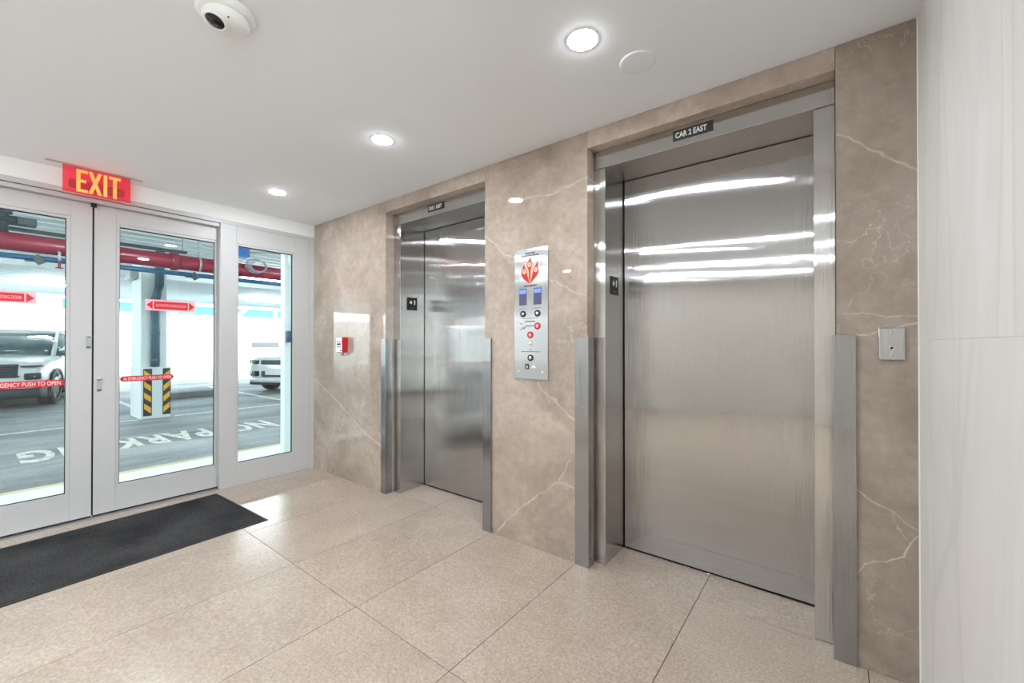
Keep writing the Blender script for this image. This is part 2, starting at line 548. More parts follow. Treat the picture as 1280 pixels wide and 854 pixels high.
class MB:
    def __init__(s):
        s.bm = bmesh.new()
        s.mats = []
        s.mi = 0
    def mat(s, m):
        if m not in s.mats:
            s.mats.append(m)
        s.mi = s.mats.index(m)
        return s
    def _tag(s, geom):
        for g in geom:
            if isinstance(g, bmesh.types.BMFace):
                g.material_index = s.mi
    def box(s, x0, x1, y0, y1, z0, z1, bevel=0.0, rot=None, seg=2):
        r = bmesh.ops.create_cube(s.bm, size=1)
        vs_ = r['verts']
        c = Vector(((x0 + x1) / 2, (y0 + y1) / 2, (z0 + z1) / 2))
        for v in vs_:
            v.co = Vector((v.co.x * (x1 - x0), v.co.y * (y1 - y0), v.co.z * (z1 - z0)))
            if rot is not None:
                v.co = rot @ v.co
            v.co += c
        fs = set(f for v in vs_ for f in v.link_faces)
        for f in fs:
            f.material_index = s.mi
        if bevel > 0:
            es = set(e for v in vs_ for e in v.link_edges)
            b = bmesh.ops.bevel(s.bm, geom=list(es), offset=bevel, segments=seg, affect='EDGES', profile=0.5)
            s._tag(b['faces'])
        return s
    def tube(s, p0, p1, r0, r1=None, n=20, caps=True):
        p0 = Vector(p0); p1 = Vector(p1)
        r1 = r0 if r1 is None else r1
        d = (p1 - p0)
        q = Vector((0, 0, 1)).rotation_difference(d.normalized())
        a, b = [], []
        for i in range(n):
            t = 2 * PI * i / n
            u = q @ Vector((math.cos(t), math.sin(t), 0))
            a.append(s.bm.verts.new(p0 + u * r0)); b.append(s.bm.verts.new(p1 + u * r1))
        for i in range(n):
            f = s.bm.faces.new((a[i], a[(i + 1) % n], b[(i + 1) % n], b[i]))
            f.material_index = s.mi; f.smooth = True
        if caps:
            f = s.bm.faces.new(a[::-1]); f.material_index = s.mi
            f = s.bm.faces.new(b); f.material_index = s.mi
        return s
    def path(s, pts, r, n=10):
        for p, q in zip(pts[:-1], pts[1:]):
            s.tube(p, q, r, n=n)
        return s
    def lathe(s, prof, c, axis='Z', n=32, flip=False):
        """prof: list of (radius, height) from c along the axis"""
        c = Vector(c)
        if isinstance(axis, str):
            axis = {'Z': Vector((0, 0, 1)), 'Y': Vector((0, 1, 0)), 'X': Vector((1, 0, 0))}[axis]
        q = Vector((0, 0, 1)).rotation_difference(axis)
        rings = []
        for r, h in prof:
            if r <= 1e-6:
                rings.append([s.bm.verts.new(c + q @ Vector((0, 0, h)))])
            else:
                rings.append([s.bm.verts.new(c + q @ Vector((r * math.cos(2 * PI * i / n), r * math.sin(2 * PI * i / n), h))) for i in range(n)])
        for A, B in zip(rings[:-1], rings[1:]):
            for i in range(n):
                j = (i + 1) % n
                if len(A) == 1 and len(B) == 1:
                    continue
                if len(A) == 1:
                    vs_ = (A[0], B[j], B[i])
                elif len(B) == 1:
                    vs_ = (A[i], A[j], B[0])
                else:
                    vs_ = (A[i], A[j], B[j], B[i])
                f = s.bm.faces.new(vs_)
                f.material_index = s.mi; f.smooth = True
        return s
    def prism(s, pts, o, u, v, depth):
        """polygon pts (a, b) laid at o + a*u + b*v, extruded by depth along u x v"""
        o, u, v = Vector(o), Vector(u), Vector(v)
        n = u.cross(v).normalized()
        bot = [s.bm.verts.new(o + u * a + v * b) for a, b in pts]
        top = [s.bm.verts.new(o + u * a + v * b + n * depth) for a, b in pts]
        k = len(pts)
        fs = [s.bm.faces.new(bot[::-1]), s.bm.faces.new(top)]
        for i in range(k):
            fs.append(s.bm.faces.new((bot[i], bot[(i + 1) % k], top[(i + 1) % k], top[i])))
        s._tag(fs)
        return s
    def loft(s, secs, close=True, smooth=True):
        """secs: list of rings of equal length (closed rings)"""
        R = [[s.bm.verts.new(Vector(p)) for p in ring] for ring in secs]
        n = len(R[0])
        for A, B in zip(R[:-1], R[1:]):
            for i in range(n):
                f = s.bm.faces.new((A[i], A[(i + 1) % n], B[(i + 1) % n], B[i]))
                f.material_index = s.mi; f.smooth = smooth
        if close:
            for ring in (R[0][::-1], R[-1]):
                f = s.bm.faces.new(ring); f.material_index = s.mi; f.smooth = smooth
        return s
    def build(s, name, mat=None, parent=None, subsurf=0, recalc=True):
        bm = s.bm
        if recalc:
            bmesh.ops.recalc_face_normals(bm, faces=bm.faces[:])
        lo = Vector((1e9,) * 3); hi = Vector((-1e9,) * 3)
        for v in bm.verts:
            for i in range(3):
                lo[i] = min(lo[i], v.co[i]); hi[i] = max(hi[i], v.co[i])
        c = (lo + hi) / 2
        for v in bm.verts:
            v.co -= c
        me = bpy.data.meshes.new(name)
        bm.to_mesh(me)
        bm.free()
        for m in (s.mats if s.mats else [mat]):
            me.materials.append(M[m])
        return link(name, me, c, parent, subsurf)

def link(name, me, c, parent, subsurf=0):
    o = bpy.data.objects.new(name, me)
    COL.objects.link(o)
    W0[o.name] = Vector(c)
    if parent is not None:
        o.parent = parent
        o.location = Vector(c) - W0[parent.name]
    else:
        o.location = c
    if subsurf:
        md = o.modifiers.new('smooth', 'SUBSURF')
        md.levels = subsurf; md.render_levels = subsurf
    return o

def box(name, x0, x1, y0, y1, z0, z1, mat, parent=None, bevel=0.0):
    return MB().box(min(x0, x1), max(x0, x1), min(y0, y1), max(y0, y1), min(z0, z1), max(z0, z1), bevel).build(name, mat, parent)

def thing(name, loc, label, cat, group=None, rotz=0.0):
    o = bpy.data.objects.new(name, None)
    o.empty_display_size = 0.1
    COL.objects.link(o)
    o.location = loc
    o.rotation_euler = (0, 0, rotz)
    W0[o.name] = Vector((0, 0, 0)) if rotz else Vector(loc)
    return tag(o, label, cat, group)

def tag(o, label, cat, group=None, kind=None):
    if label: o['label'] = label
    if cat: o['category'] = cat
    if group: o['group'] = group
    if kind: o['kind'] = kind
    return o

def struct(o, label=None):
    o['kind'] = 'structure'
    if label: o['label'] = label
    return o

def text(name, body, o, u, v, width, height, mat, parent, depth=0.0006, spacing=1.0, bold=0.0):
    """flat lettering: lower-left corner o, reading direction u, up v"""
    cu = bpy.data.curves.new('lettering', 'FONT')
    cu.body = body
    cu.size = 1.0
    cu.resolution_u = 3
    cu.offset = bold
    cu.space_character = spacing
    tmp = bpy.data.objects.new('lettering_source', cu)
    COL.objects.link(tmp)
    dg = bpy.context.evaluated_depsgraph_get()
    me = bpy.data.meshes.new_from_object(tmp.evaluated_get(dg))
    bpy.data.objects.remove(tmp)
    xs = [w.co.x for w in me.vertices]; ys = [w.co.y for w in me.vertices]
    x0, x1, y0, y1 = min(xs), max(xs), min(ys), max(ys)
    o, u, v = Vector(o), Vector(u), Vector(v)
    n = u.cross(v)
    bm = bmesh.new()
    bm.from_mesh(me)
    r = bmesh.ops.extrude_face_region(bm, geom=bm.faces[:])
    for g in r['geom']:
        if isinstance(g, bmesh.types.BMVert):
            g.co.z = 1.0
    for w in bm.verts:
        a = (w.co.x - x0) / (x1 - x0) * width
        b = (w.co.y - y0) / (y1 - y0) * height
        w.co = o + u * a + v * b + n * (w.co.z * depth)
    bpy.data.meshes.remove(me)
    mb = MB()
    mb.bm.free()
    mb.bm = bm
    return mb.build(name, mat, parent)

UX, UY, UZ = Vector((1, 0, 0)), Vector((0, 1, 0)), Vector((0, 0, 1))
H = 2.44
YW = 2.10           # elevator wall face
XL = -4.145         # entrance wall face
XR = 0.247          # pale wall face
YD = 2.44           # elevator door face

# ================================================================ SETTING : floor
floor = struct(box('floor', -4.30, 2.6, -3.6, 2.62, -0.12, -0.0028, 'grout'), 'pale beige stone tile floor of the elevator lobby')
xs = [-4.145] + [-0.532 + 0.6325 * k for k in range(-5, 5)] + [2.5]
ys = [-3.5] + [1.114 + 1.264 * k for k in range(-3, 1)] + [2.172]
G = 0.0014
tile_cache = {}
def tile(x0, x1, y0, y1):
    key = (round(x1 - x0, 4), round(y1 - y0, 4))
    c = ((x0 + x1) / 2, (y0 + y1) / 2, -0.0014)
    if key not in tile_cache:
        o = MB().box(x0 + G, x1 - G, y0 + G, y1 - G, -0.0028, 0, 0.0005, seg=1).build('tile', 'tile', floor)
        tile_cache[key] = o.data
    else:
        link('tile', tile_cache[key], c, floor)
for i in range(len(xs) - 1):
    for j in range(len(ys) - 1):
        tile(xs[i], xs[i + 1], ys[j], ys[j + 1])
for a, b in ((-2.955, -2.429), (-2.429, -1.853), (-1.09, -0.532), (-0.532, 0.008)):
    tile(a, b, 2.172, 2.44)

# ceiling
struct(box('ceiling', -4.30, 2.6, -3.6, 2.62, H, H + 0.12, 'plaster'), 'smooth white painted lobby ceiling')

# elevator wall: stone panels on a backing
wall_far = struct(box('wall_far', -4.30, 0.60, 2.52, 2.62, -0.003, H, 'wall_paint'), 'taupe marble wall holding both elevators')
PB = 0.002
E1 = (-2.955, -1.853); E2 = (-1.090, 0.008); OT = 2.345
for x0, x1, z0, z1 in ((XL, E1[0], 0, H), (E1[1], E2[0], 0, H), (E2[1], XR, 0, H),
                       (E1[0], -2.405, OT, H), (-2.405, E1[1], OT, H), (E2[0], E2[1], OT, H)):
    MB().box(x0 + 0.0006, x1 - 0.0006, YW, 2.205, z0, z1 - 0.0006, 0.0008, seg=1).build('panel', 'stone_brown_shaded' if x0 >= E2[1] else 'stone', wall_far)
# concrete behind the panels, around the shafts
for x0, x1 in ((-4.30, -2.97), (-1.84, -1.105), (0.02, 0.60)):
    box('wall_core', x0, x1, 2.206, 2.52, -0.003, H, 'wall_paint', wall_far)
box('wall_core', -2.97, -1.84, 2.206, 2.52, OT + 0.01, H, 'wall_paint', wall_far)
box('wall_core', -1.105, 0.02, 2.206, 2.52, OT + 0.01, H, 'wall_paint', wall_far)

# pale wall beside the second elevator
wall_right = struct(box('wall_right', XR + 0.02, XR + 0.16, 0.42, 2.206, -0.003, H, 'wall_paint'), 'pale streaked marble wall beside the wider view of the second elevator')
for y0, y1 in ((1.150, 2.0985), (0.42, 1.150)):
    for z0, z1 in ((0, 1.262), (1.262, H)):
        MB().box(XR, XR + 0.02, y0 + 0.0001, y1 - 0.0001, z0 + 0.0001, z1 - 0.0001, 0.0004, seg=1).build('panel', 'marble', wall_right)
box('edge_trim', XR - 0.0045, XR - 0.0005, 2.0925, 2.0995, 0.0, H - 0.001, 'white_plastic', wall_right)
# rest of the lobby, behind the viewer, with a glazed end added for daylight
struct(box('wall_front', XR + 0.16, 2.6, 0.42, 0.56, -0.003, H, 'wall_paint'), 'white wall behind the viewer beyond the pale marble')
w2 = struct(thing('added_window', (2.55, -1.54, 0), 'added glazed end of the lobby, out of view, letting in daylight', None))  # unseen glazing, added so daylight brightens the ceiling
for y in (-3.5, -2.53, -1.55, -0.57):
    box('mullion', 2.52, 2.58, y, y + 0.06, 0, H - 0.001, 'alu', w2, 0.002)
for y in (-3.44, -2.47, -1.49):
    box('sill_rail', 2.522, 2.578, y, y + 0.91 if y > -3 else y + 0.91, 0, 0.08, 'alu', w2, 0.002)
    box('glass', 2.547, 2.553, y, y + 0.91, 0.08, H - 0.001, 'glass', w2)
struct(box('wall_side', 2.5, 2.6, -0.51, 0.42, -0.003, H, 'wall_paint'), 'white end wall of the lobby out of view')
struct(box('added_pavement', 2.62, 30, -30, 30, -0.4, -0.02, 'concrete'), 'pale ground added outside the added glazing to bounce daylight')  # unseen bright ground, added to send light up through the glazing
struct(box('wall_back', -4.30, 2.5, -3.6, -3.5, -0.003, H, 'back_paint'), 'taupe back wall of the lobby out of view')
# entrance wall
wall_left = struct(box('wall_left', -4.29, XL, -0.62, YW - 0.0005, 2.318, H, 'wall_paint'), 'white plaster band above the glass entrance doors')
box('wall_face', -4.29, XL, -3.5, -0.62, -0.003, H, 'wall_paint', wall_left)

# ================================================================ entrance doors and sidelight
header = struct(box('trim_1', -4.26, XL, -0.62, YW - 0.001, 2.284, 2.318, 'alu', bevel=0.002), 'white aluminium head member over the doors')
box('track_cover', -4.26, -4.158, -0.62, 1.284, 2.252, 2.2805, 'alu', header, 0.0015)
thr = struct(box('trim_2', -4.30, XL, -0.62, 1.30, -0.002, 0.006, 'alu_raw', bevel=0.002), 'low aluminium threshold under the sliding doors')

def leaf(name, label, y0, y1, gy0, gy1, side):
    """sliding leaf; side = +1 meets the other leaf at y1"""
    XF, XB = -4.205, -4.25
    z0, z1, gz0, gz1 = 0.018, 2.2505, 0.207, 2.12
    d = thing(name, (XF, (y0 + y1) / 2, 0), label, None)
    struct(d)
    B = 0.020
    box('stile', XF, XB, y0, gy0 - B, z0, z1, 'alu', d, 0.0015)
    box('stile', XF, XB, gy1 + B, y1, z0, z1, 'alu', d, 0.0015)
    box('rail', XF, XB, gy0 - B, gy1 + B, z0, gz0 - B, 'alu', d, 0.0015)
    box('rail', XF, XB, gy0 - B, gy1 + B, gz1 + B, z1, 'alu', d, 0.0015)
    xb0, xb1 = XF - 0.004, XB + 0.004
    box('glazing_bead', xb0, xb1, gy0 - B, gy0, gz0 - B, gz1 + B, 'alu', d, 0.002)
    box('glazing_bead', xb0, xb1, gy1, gy1 + B, gz0 - B, gz1 + B, 'alu', d, 0.002)
    box('glazing_bead', xb0, xb1, gy0, gy1, gz0 - B, gz0, 'alu', d, 0.002)
    box('glazing_bead', xb0, xb1, gy0, gy1, gz1, gz1 + B, 'alu', d, 0.002)
    # dark glazing gasket
    g = MB()
    for a, b, c, e in ((gy0, gy0 + 0.004, gz0, gz1), (gy1 - 0.004, gy1, gz0, gz1), (gy0, gy1, gz0, gz0 + 0.004), (gy0, gy1, gz1 - 0.004, gz1)):
        g.box(-4.232, -4.219, a, b, c, e)
    g.build('gasket', 'gasket', d)
    box('glass', -4.229, -4.223, gy0 + 0.001, gy1 - 0.001, gz0 + 0.001, gz1 - 0.001, 'glass', d)
    box('bottom_sweep', XF - 0.006, XB + 0.006, y0, y1, 0.007, 0.018, 'gasket', d)
    # screws
    sy = y1 - 0.022 if side > 0 else y0 + 0.022
    for z in (0.075, 0.12, 2.19, 2.215):
        MB().lathe([(0.0, 0.0012), (0.0028, 0.001), (0.0034, 0)], (XF + 0.0001, sy, z), 'X', 10).build('screw', 'galv', d)
    return d

door_1 = leaf('door_1', 'white framed glass sliding leaf with the emergency strip running out of the picture', -0.358, 0.517, -0.214, 0.390, 1)
door_2 = leaf('door_2', 'white framed glass sliding leaf next to the fixed sidelight', 0.527, 1.402, 0.6625, 1.266, -1)
box('weatherstrip', -4.212, -4.245, 0.5172, 0.5268, 0.02, 2.243, 'gasket', door_2)
MB().box(-4.204, -4.172, 0.508, 0.536, 2.228, 2.252, 0.002).build('guide_block', 'gasket', header)

# lock cylinders with turn knobs
for d, y, z in ((door_1, 0.500, 1.275), (door_2, 0.5555, 0.965)):
    lk = MB().box(-4.2049, -4.2015, y - 0.013, y + 0.013, z - 0.062, z + 0.01, 0.002).build('lock_plate', 'galv', d)
    MB().lathe([(0.011, 0), (0.011, 0.006), (0.008, 0.010), (0, 0.0105)], (-4.2049, y, z + 0.026), 'X', 20).build('lock_cylinder', 'chrome', lk)
    MB().box(-4.195, -4.189, y - 0.018, y + 0.018, z + 0.0225, z + 0.0295, 0.003).build('turn_knob', 'chrome', lk)
    MB().box(-4.2016, -4.2012, y - 0.011, y + 0.011, z - 0.058, z - 0.044).build('status_label', 'print_grey', lk)

# stickers on the glass
def strip(d, y0, y1, z0, z1, txt, ty0, ty1):
    n = 8
    r = (z1 - z0) / 2
    pts = [(y0 + r - r * math.sin(PI * i / n), (z0 + z1) / 2 - r * math.cos(PI * i / n)) for i in range(n + 1)]
    pts += [(y1 - r + r * math.sin(PI * i / n), (z0 + z1) / 2 + r * math.cos(PI * i / n)) for i in range(n + 1)]
    s_ = MB().prism(pts, (-4.2228, 0, 0), UY, UZ, 0.0008).build('emergency_strip', 'sticker_red', d)
    text('lettering', txt, (-4.2219, ty0, z0 + 0.009), UY, UZ, ty1 - ty0, (z1 - z0) - 0.018, 'print_white', s_, 0.0003)
strip(door_2, 0.669, 0.988, 0.963, 1.004, 'IN EMERGENCY PUSH TO OPEN', 0.690, 0.972)
strip(door_1, -0.010, 0.389, 0.957, 1.002, 'IN EMERGENCY PUSH TO OPEN', 0.010, 0.368)
def arrows(d, y0, y1, z0, z1):
    b = box('arrow_sticker', -4.2228, -4.2220, y0, y1, z0, z1, 'sticker_pink', d)
    m = MB()
    zc = (z0 + z1) / 2; h = (z1 - z0) / 2
    m.prism([(y0 + 0.008, zc), (y0 + 0.045, zc - h * 0.78), (y0 + 0.045, zc + h * 0.78)], (-4.2219, 0, 0), UY, UZ, 0.0004)
    m.prism([(y1 - 0.008, zc), (y1 - 0.045, zc + h * 0.78), (y1 - 0.045, zc - h * 0.78)], (-4.2219, 0, 0), UY, UZ, 0.0004)
    m.prism([(y0 + 0.053, zc - h * 0.7), (y1 - 0.053, zc - h * 0.7), (y1 - 0.053, zc + h * 0.7), (y0 + 0.053, zc + h * 0.7)], (-4.2219, 0, 0), UY, UZ, 0.0004)
    m.build('arrow_band', 'sticker_red', b)
    text('lettering', 'AUTOMATIC SLIDING DOOR', (-4.2214, y0 + 0.064, zc - 0.011), UY, UZ, (y1 - y0) - 0.128, 0.022, 'sticker_pink', b, 0.0003)
arrows(door_2, 0.811, 1.133, 1.510, 1.597)
arrows(door_1, -0.067, 0.255, 1.513, 1.592)

# fixed sidelight
w1 = struct(thing('window_1', (-4.167, 1.69, 0), 'fixed glass sidelight in a white frame beside the marble wall', None))
XF, XB = XL, -4.192
gy0, gy1, gz0, gz1, B = 1.424, 1.890, 0.200, 2.112, 0.018
box('stile', XF, XB, 1.286, gy0 - B, 0.0, 2.2835, 'alu', w1, 0.0015)
box('stile', XF, XB, gy1 + B, 2.046, 0.0, 2.2835, 'alu', w1, 0.0015)
box('jamb', XF, XB - 0.03, 2.0475, YW - 0.0008, 0.0, 2.2835, 'alu', w1, 0.0015)
box('rail', XF, XB, gy0 - B, gy1 + B, 0.0, gz0 - B, 'alu', w1, 0.0015)
box('rail', XF, XB, gy0 - B, gy1 + B, gz1 + B, 2.2835, 'alu', w1, 0.0015)
for a, b, c, e in ((gy0 - B, gy0, gz0 - B, gz1 + B), (gy1, gy1 + B, gz0 - B, gz1 + B), (gy0, gy1, gz0 - B, gz0), (gy0, gy1, gz1, gz1 + B)):
    box('glazing_bead', XF - 0.004, XB + 0.004, a, b, c, e, 'alu', w1, 0.002)
g = MB()
for a, b, c, e in ((gy0, gy0 + 0.004, gz0, gz1), (gy1 - 0.006, gy1, gz0, gz1), (gy0, gy1, gz0, gz0 + 0.004), (gy0, gy1, gz1 - 0.004, gz1)):
    g.box(-4.174, -4.160, a, b, c, e)
g.build('gasket', 'gasket', w1)
box('glass', -4.171, -4.165, gy0 + 0.001, gy1 - 0.001, gz0 + 0.001, gz1 - 0.001, 'glass', w1)
for z in (0.25, 1.25, 2.16):
    MB().lathe([(0.0, 0.0012), (0.003, 0.001), (0.0036, 0)], (XF + 0.0001, 2.072, z), 'X', 10).build('screw', 'galv', w1)

# ================================================================ elevators
EX = 'elevator entrances'
def elevator(name, label, xo0, xo1, xj0, xd0, xd1, xj1, sign_text, sx0, sx1):
    e = thing(name, ((xo0 + xo1) / 2, 2.30, 0), label, 'elevator', EX)
    yj = 2.18
    # jambs: L-shaped returns
    def jamb(xa, xb, side):
        m = MB()
        m.box(xa, xb, yj, yj + 0.004, 0.0, 2.243, 0.0008, seg=1)
        if side > 0:
            m.box(xb - 0.004, xb, yj + 0.004, YD + 0.02, 0.0, 2.243)
        else:
            m.box(xa, xa + 0.004, yj + 0.004, YD + 0.02, 0.0, 2.243)
        return m.build('jamb', 'frame_steel', e)
    jamb(xj0, xd0, 1)
    jamb(xd1, xj1, -1)
    hd = MB()
    hd.box(xj0 + 0.012, xo1 - 0.0015, yj - 0.008, yj + 0.004, 2.2445, 2.3435, 0.001, seg=1)
    hd.build('header', 'frame_steel', e)
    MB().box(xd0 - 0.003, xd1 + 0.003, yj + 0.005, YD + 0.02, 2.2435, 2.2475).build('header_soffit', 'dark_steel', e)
    # door with its slightly dark landing edges
    MB().box(xd0 + 0.006, xd1 + 0.03, YD, YD + 0.03, 0.012, 2.2405, 0.001, seg=1).build('door_panel', 'door_steel', e)
    box('door_gap', xd0 - 0.001, xd1 + 0.005, YD + 0.031, YD + 0.05, 0.0, 2.27, 'black', e)
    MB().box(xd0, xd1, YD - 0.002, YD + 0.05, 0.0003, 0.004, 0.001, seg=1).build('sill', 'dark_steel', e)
    # sign plate on the header
    ys_ = yj - 0.008
    sp = box('sign_plate', sx0, sx1, ys_ - 0.002, ys_ - 0.0001, 2.276, 2.328, 'black', e, 0.0006)
    w = sx1 - sx0
    text('lettering', sign_text, (sx0 + 0.07 * w, ys_ - 0.0021, 2.288), UX, UZ, w * 0.78, 0.029, 'print_white', sp, bold=0.028)
    # braille floor plate on the jamb return
    px = xd0
    fp = box('floor_plate', px + 0.0001, px + 0.002, 2.247, 2.357, 1.537, 1.643, 'black', e, 0.0006)
    m = MB()
    st = []
    for i in range(10):
        r = 0.019 if i % 2 == 0 else 0.0085
        t = PI / 2 + i * PI / 5
        st.append((2.289 + r * math.cos(t), 1.602 + r * math.sin(t)))
    m.prism(st, (px + 0.0021, 0, 0), UY, UZ, 0.0006)
    m.build('star_mark', 'print_white', fp)
    text('numeral', '1', (px + 0.0021, 2.322, 1.583), UY, UZ, 0.013, 0.040, 'print_white', fp, bold=0.02)
    m = MB()
    for by, bz in ((0.285, 1.556), (0.292, 1.556), (0.292, 1.549), (0.305, 1.556), (0.318, 1.556), (0.318, 1.549)):
        m.lathe([(0.0017, 0), (0.0012, 0.0007), (0, 0.0009)], (px + 0.0021, 2 + by, bz), 'X', 8)
    m.build('braille', 'print_pale', fp)
    return e
elevator('elevator', 'narrow-looking farther steel elevator under the sign CAR 1 EAST', E1[0], E1[1], -2.952, -2.866, -1.925, -1.855, 'CAR 1 EAST', -2.511, -2.325)
elevator('elevator', 'wide nearer brushed steel elevator under the sign CAR 2 EAST', E2[0], E2[1], -1.088, -1.020, -0.066, 0.0065, 'CAR 2 EAST', -0.644, -0.455)

# ================================================================ corner guards
CG = 'steel corner guards'
def guard(label, x0, x1, corner_x, side, zt):
    """flat leg on the wall face from x0 to x1, return leg into the recess at corner_x"""
    g = thing('corner_guard', ((x0 + x1) / 2, YW - 0.006, 0), label, 'corner guard', CG)
    box('face_leg', x0, x1, YW - 0.012, YW - 0.0005, 0.001, zt, 'guard_steel', g, 0.0012)
    if side > 0:
        box('return_leg', corner_x + 0.0005, x1, YW - 0.0004, 2.155, 0.001, zt, 'guard_steel', g, 0.0012)
    else:
        box('return_leg', x0, corner_x - 0.0005, YW - 0.0004, 2.155, 0.001, zt, 'guard_steel', g, 0.0012)
    return g
guard('steel guard on the marble corner just past the red alarm box', -3.003, -2.941, E1[0], 1, 1.285)
guard('steel guard on the marble pier edge beside the door of CAR 1 EAST', -1.865, -1.792, E1[1], -1, 1.285)
guard('steel guard on the marble pier edge beside the CAR 2 EAST jamb', -1.163, -1.078, E2[0], 1, 1.285)
guard('wide steel guard between the CAR 2 EAST frame and the small wall plate', -0.003, 0.069, E2[1], -1, 1.285)

# ================================================================ call station on the pier
cp = thing('call_station', (-1.4725, 2.094, 1.03), 'tall brushed steel elevator call station with red flame emblem', 'control panel')
box('face_plate', -1.598, -1.347, 2.0935, 2.0995, 1.030, 1.838, 'panel_steel', cp, 0.002)
YP = 2.0934
# flame emblem: three drops meeting in a point
def arc(cx, cz, r, a0, a1, n=10):
    return [(cx + r * math.cos(math.radians(a0 + (a1 - a0) * k / n)), cz + r * math.sin(math.radians(a0 + (a1 - a0) * k / n))) for k in range(n + 1)]
def flame(parent, name, g, dy, mat):
    mid = [(-1.479, 1.618 - g)] + [(-1.473 + g, 1.655), (-1.473 + g, 1.692), (-1.470 + g, 1.712)] + arc(-1.482, 1.736, 0.0215 + g, -25, 55) + [(-1.471 + g, 1.772), (-1.467, 1.786 + g), (-1.480 - g, 1.773)] + arc(-1.482, 1.736, 0.0215 + g, 130, 205) + [(-1.492 - g, 1.712), (-1.487 - g, 1.690), (-1.486 - g, 1.655)]
    lf = [(-1.482, 1.617 - g), (-1.487 + g, 1.645), (-1.496 + g, 1.668)] + arc(-1.521, 1.696, 0.0215 + g, -20, 62) + [(-1.517 + g, 1.728), (-1.523, 1.747 + g), (-1.532 - g, 1.728)] + arc(-1.521, 1.696, 0.0215 + g, 140, 190) + [(-1.543 - g, 1.678), (-1.530 - g, 1.656)]
    rt = [(-1.477, 1.617 - g), (-1.430 + g, 1.660), (-1.415 + g, 1.682)] + arc(-1.436, 1.701, 0.0215 + g, -10, 50) + [(-1.420 + g, 1.735), (-1.421, 1.753 + g), (-1.434 - g, 1.733)] + arc(-1.436, 1.701, 0.0215 + g, 118, 205) + [(-1.462 - g, 1.668), (-1.470 - g, 1.645)]
    m = MB()
    for k, pts in enumerate((lf, mid, rt)):
        m.prism(pts, (0, dy - 0.00003 * k, 0), UX, UZ, 0.0003)
    return m.build(name, mat, parent)
flame(cp, 'emblem_border', 0.0045, YP, 'flame_pale')['kind'] = 'stuff'
emb = flame(cp, 'emblem', 0.0, YP - 0.0005, 'flame_red')
emb['kind'] = 'stuff'
m = MB()
for cx, cz in ((-1.482, 1.737), (-1.521, 1.697), (-1.436, 1.702)):
    m.prism([(cx + 0.0155 * math.cos(2 * PI * i / 20), cz + 0.0155 * math.sin(2 * PI * i / 20)) for i in range(20)], (0, YP - 0.0010, 0), UX, UZ, 0.0003)
m.build('emblem_discs', 'flame_pale', emb)['kind'] = 'stuff'
m = MB()
for cx, cz, a in ((-1.482, 1.737, 0), (-1.521, 1.697, 0.9), (-1.436, 1.702, -0.5)):
    r_ = Matrix.Rotation(a, 3, 'Y')
    m.box(cx - 0.0022, cx + 0.0022, YP - 0.0016, YP - 0.0013, cz - 0.009, cz + 0.009, rot=r_)
    m.box(cx - 0.005, cx + 0.005, YP - 0.0016, YP - 0.0013, cz + 0.004, cz + 0.007, rot=r_)
m.build('emblem_pictograms', 'print_grey', emb)['kind'] = 'stuff'
text('lettering', 'IN CASE OF FIRE', (-1.514, YP, 1.802), UX, UZ, 0.070, 0.010, 'black', cp, bold=0.03)
text('lettering', 'DO NOT USE ELEVATOR', (-1.541, YP, 1.788), UX, UZ, 0.128, 0.010, 'black', cp, bold=0.03)
text('lettering', 'USE STAIRWAY', (-1.525, YP, 1.6015), UX, UZ, 0.098, 0.010, 'black', cp, bold=0.03)
for sx0 in (-1.560, -1.451):
    sc_ = box('display', sx0, sx0 + 0.056, YP - 0.002, YP, 1.488, 1.590, 'screen', cp, 0.0008)
    box('display_glow', sx0 + 0.003, sx0 + 0.053, YP - 0.0026, YP - 0.0021, 1.560, 1.584, 'screen_blue', sc_)
    box('label_strip', sx0 - 0.003, sx0 + 0.057, YP - 0.0004, YP, 1.466, 1.4685, 'print_grey', cp)
def button(x, z, r, ring, cap, name='button'):
    b = MB().lathe([(r, 0), (r, 0.004), (r * 0.6, 0.0055), (r * 0.56, 0.004)], (x, YP, z), -UY, 24).build(name, ring, cp)
    MB().lathe([(r * 0.55, 0.0035), (r * 0.45, 0.006), (0, 0.0065)], (x, YP, z), -UY, 24).build('cap', cap, b)
    return b
button(-1.531, 1.434, 0.020, 'black', 'chrome')
button(-1.423, 1.434, 0.020, 'black', 'chrome')
button(-1.423, 1.357, 0.021, 'red', 'sticker_pink')
button(-1.476, 1.303, 0.021, 'red', 'sticker_pink')
button(-1.475, 1.162, 0.020, 'black', 'chrome')
ks = MB().lathe([(0.016, 0), (0.016, 0.003), (0.012, 0.006), (0, 0.0062)], (-1.527, YP, 1.356), -UY, 24).build('key_switch', 'chrome', cp)
box('keyhole', -1.5285, -1.5255, YP - 0.0068, YP - 0.0062, 1.350, 1.362, 'black', ks)
ks = MB().lathe([(0.012, 0), (0.012, 0.003), (0.008, 0.004), (0, 0.0041)], (-1.476, YP, 1.250), -UY, 24).build('key_switch', 'chrome', cp)
box('keyhole', -1.4775, -1.4745, YP - 0.0048, YP - 0.0041, 1.245, 1.255, 'black', ks)
fs = box('pictogram_plate', -1.514, -1.486, YP - 0.0012, YP, 1.092, 1.124, 'black', cp)
MB().prism([(-1.506, 1.098), (-1.494, 1.098), (-1.494, 1.110), (-1.500, 1.119), (-1.506, 1.110)], (0, YP - 0.0013, 0), UX, UZ, 0.0004).build('pictogram', 'print_pale', fs)
MB().prism([(-1.466, 1.100), (-1.434, 1.100), (-1.434, 1.106), (-1.450, 1.120), (-1.466, 1.106)], (0, YP, 0), UX, UZ, 0.0012).build('arrow_mark', 'print_white', cp)
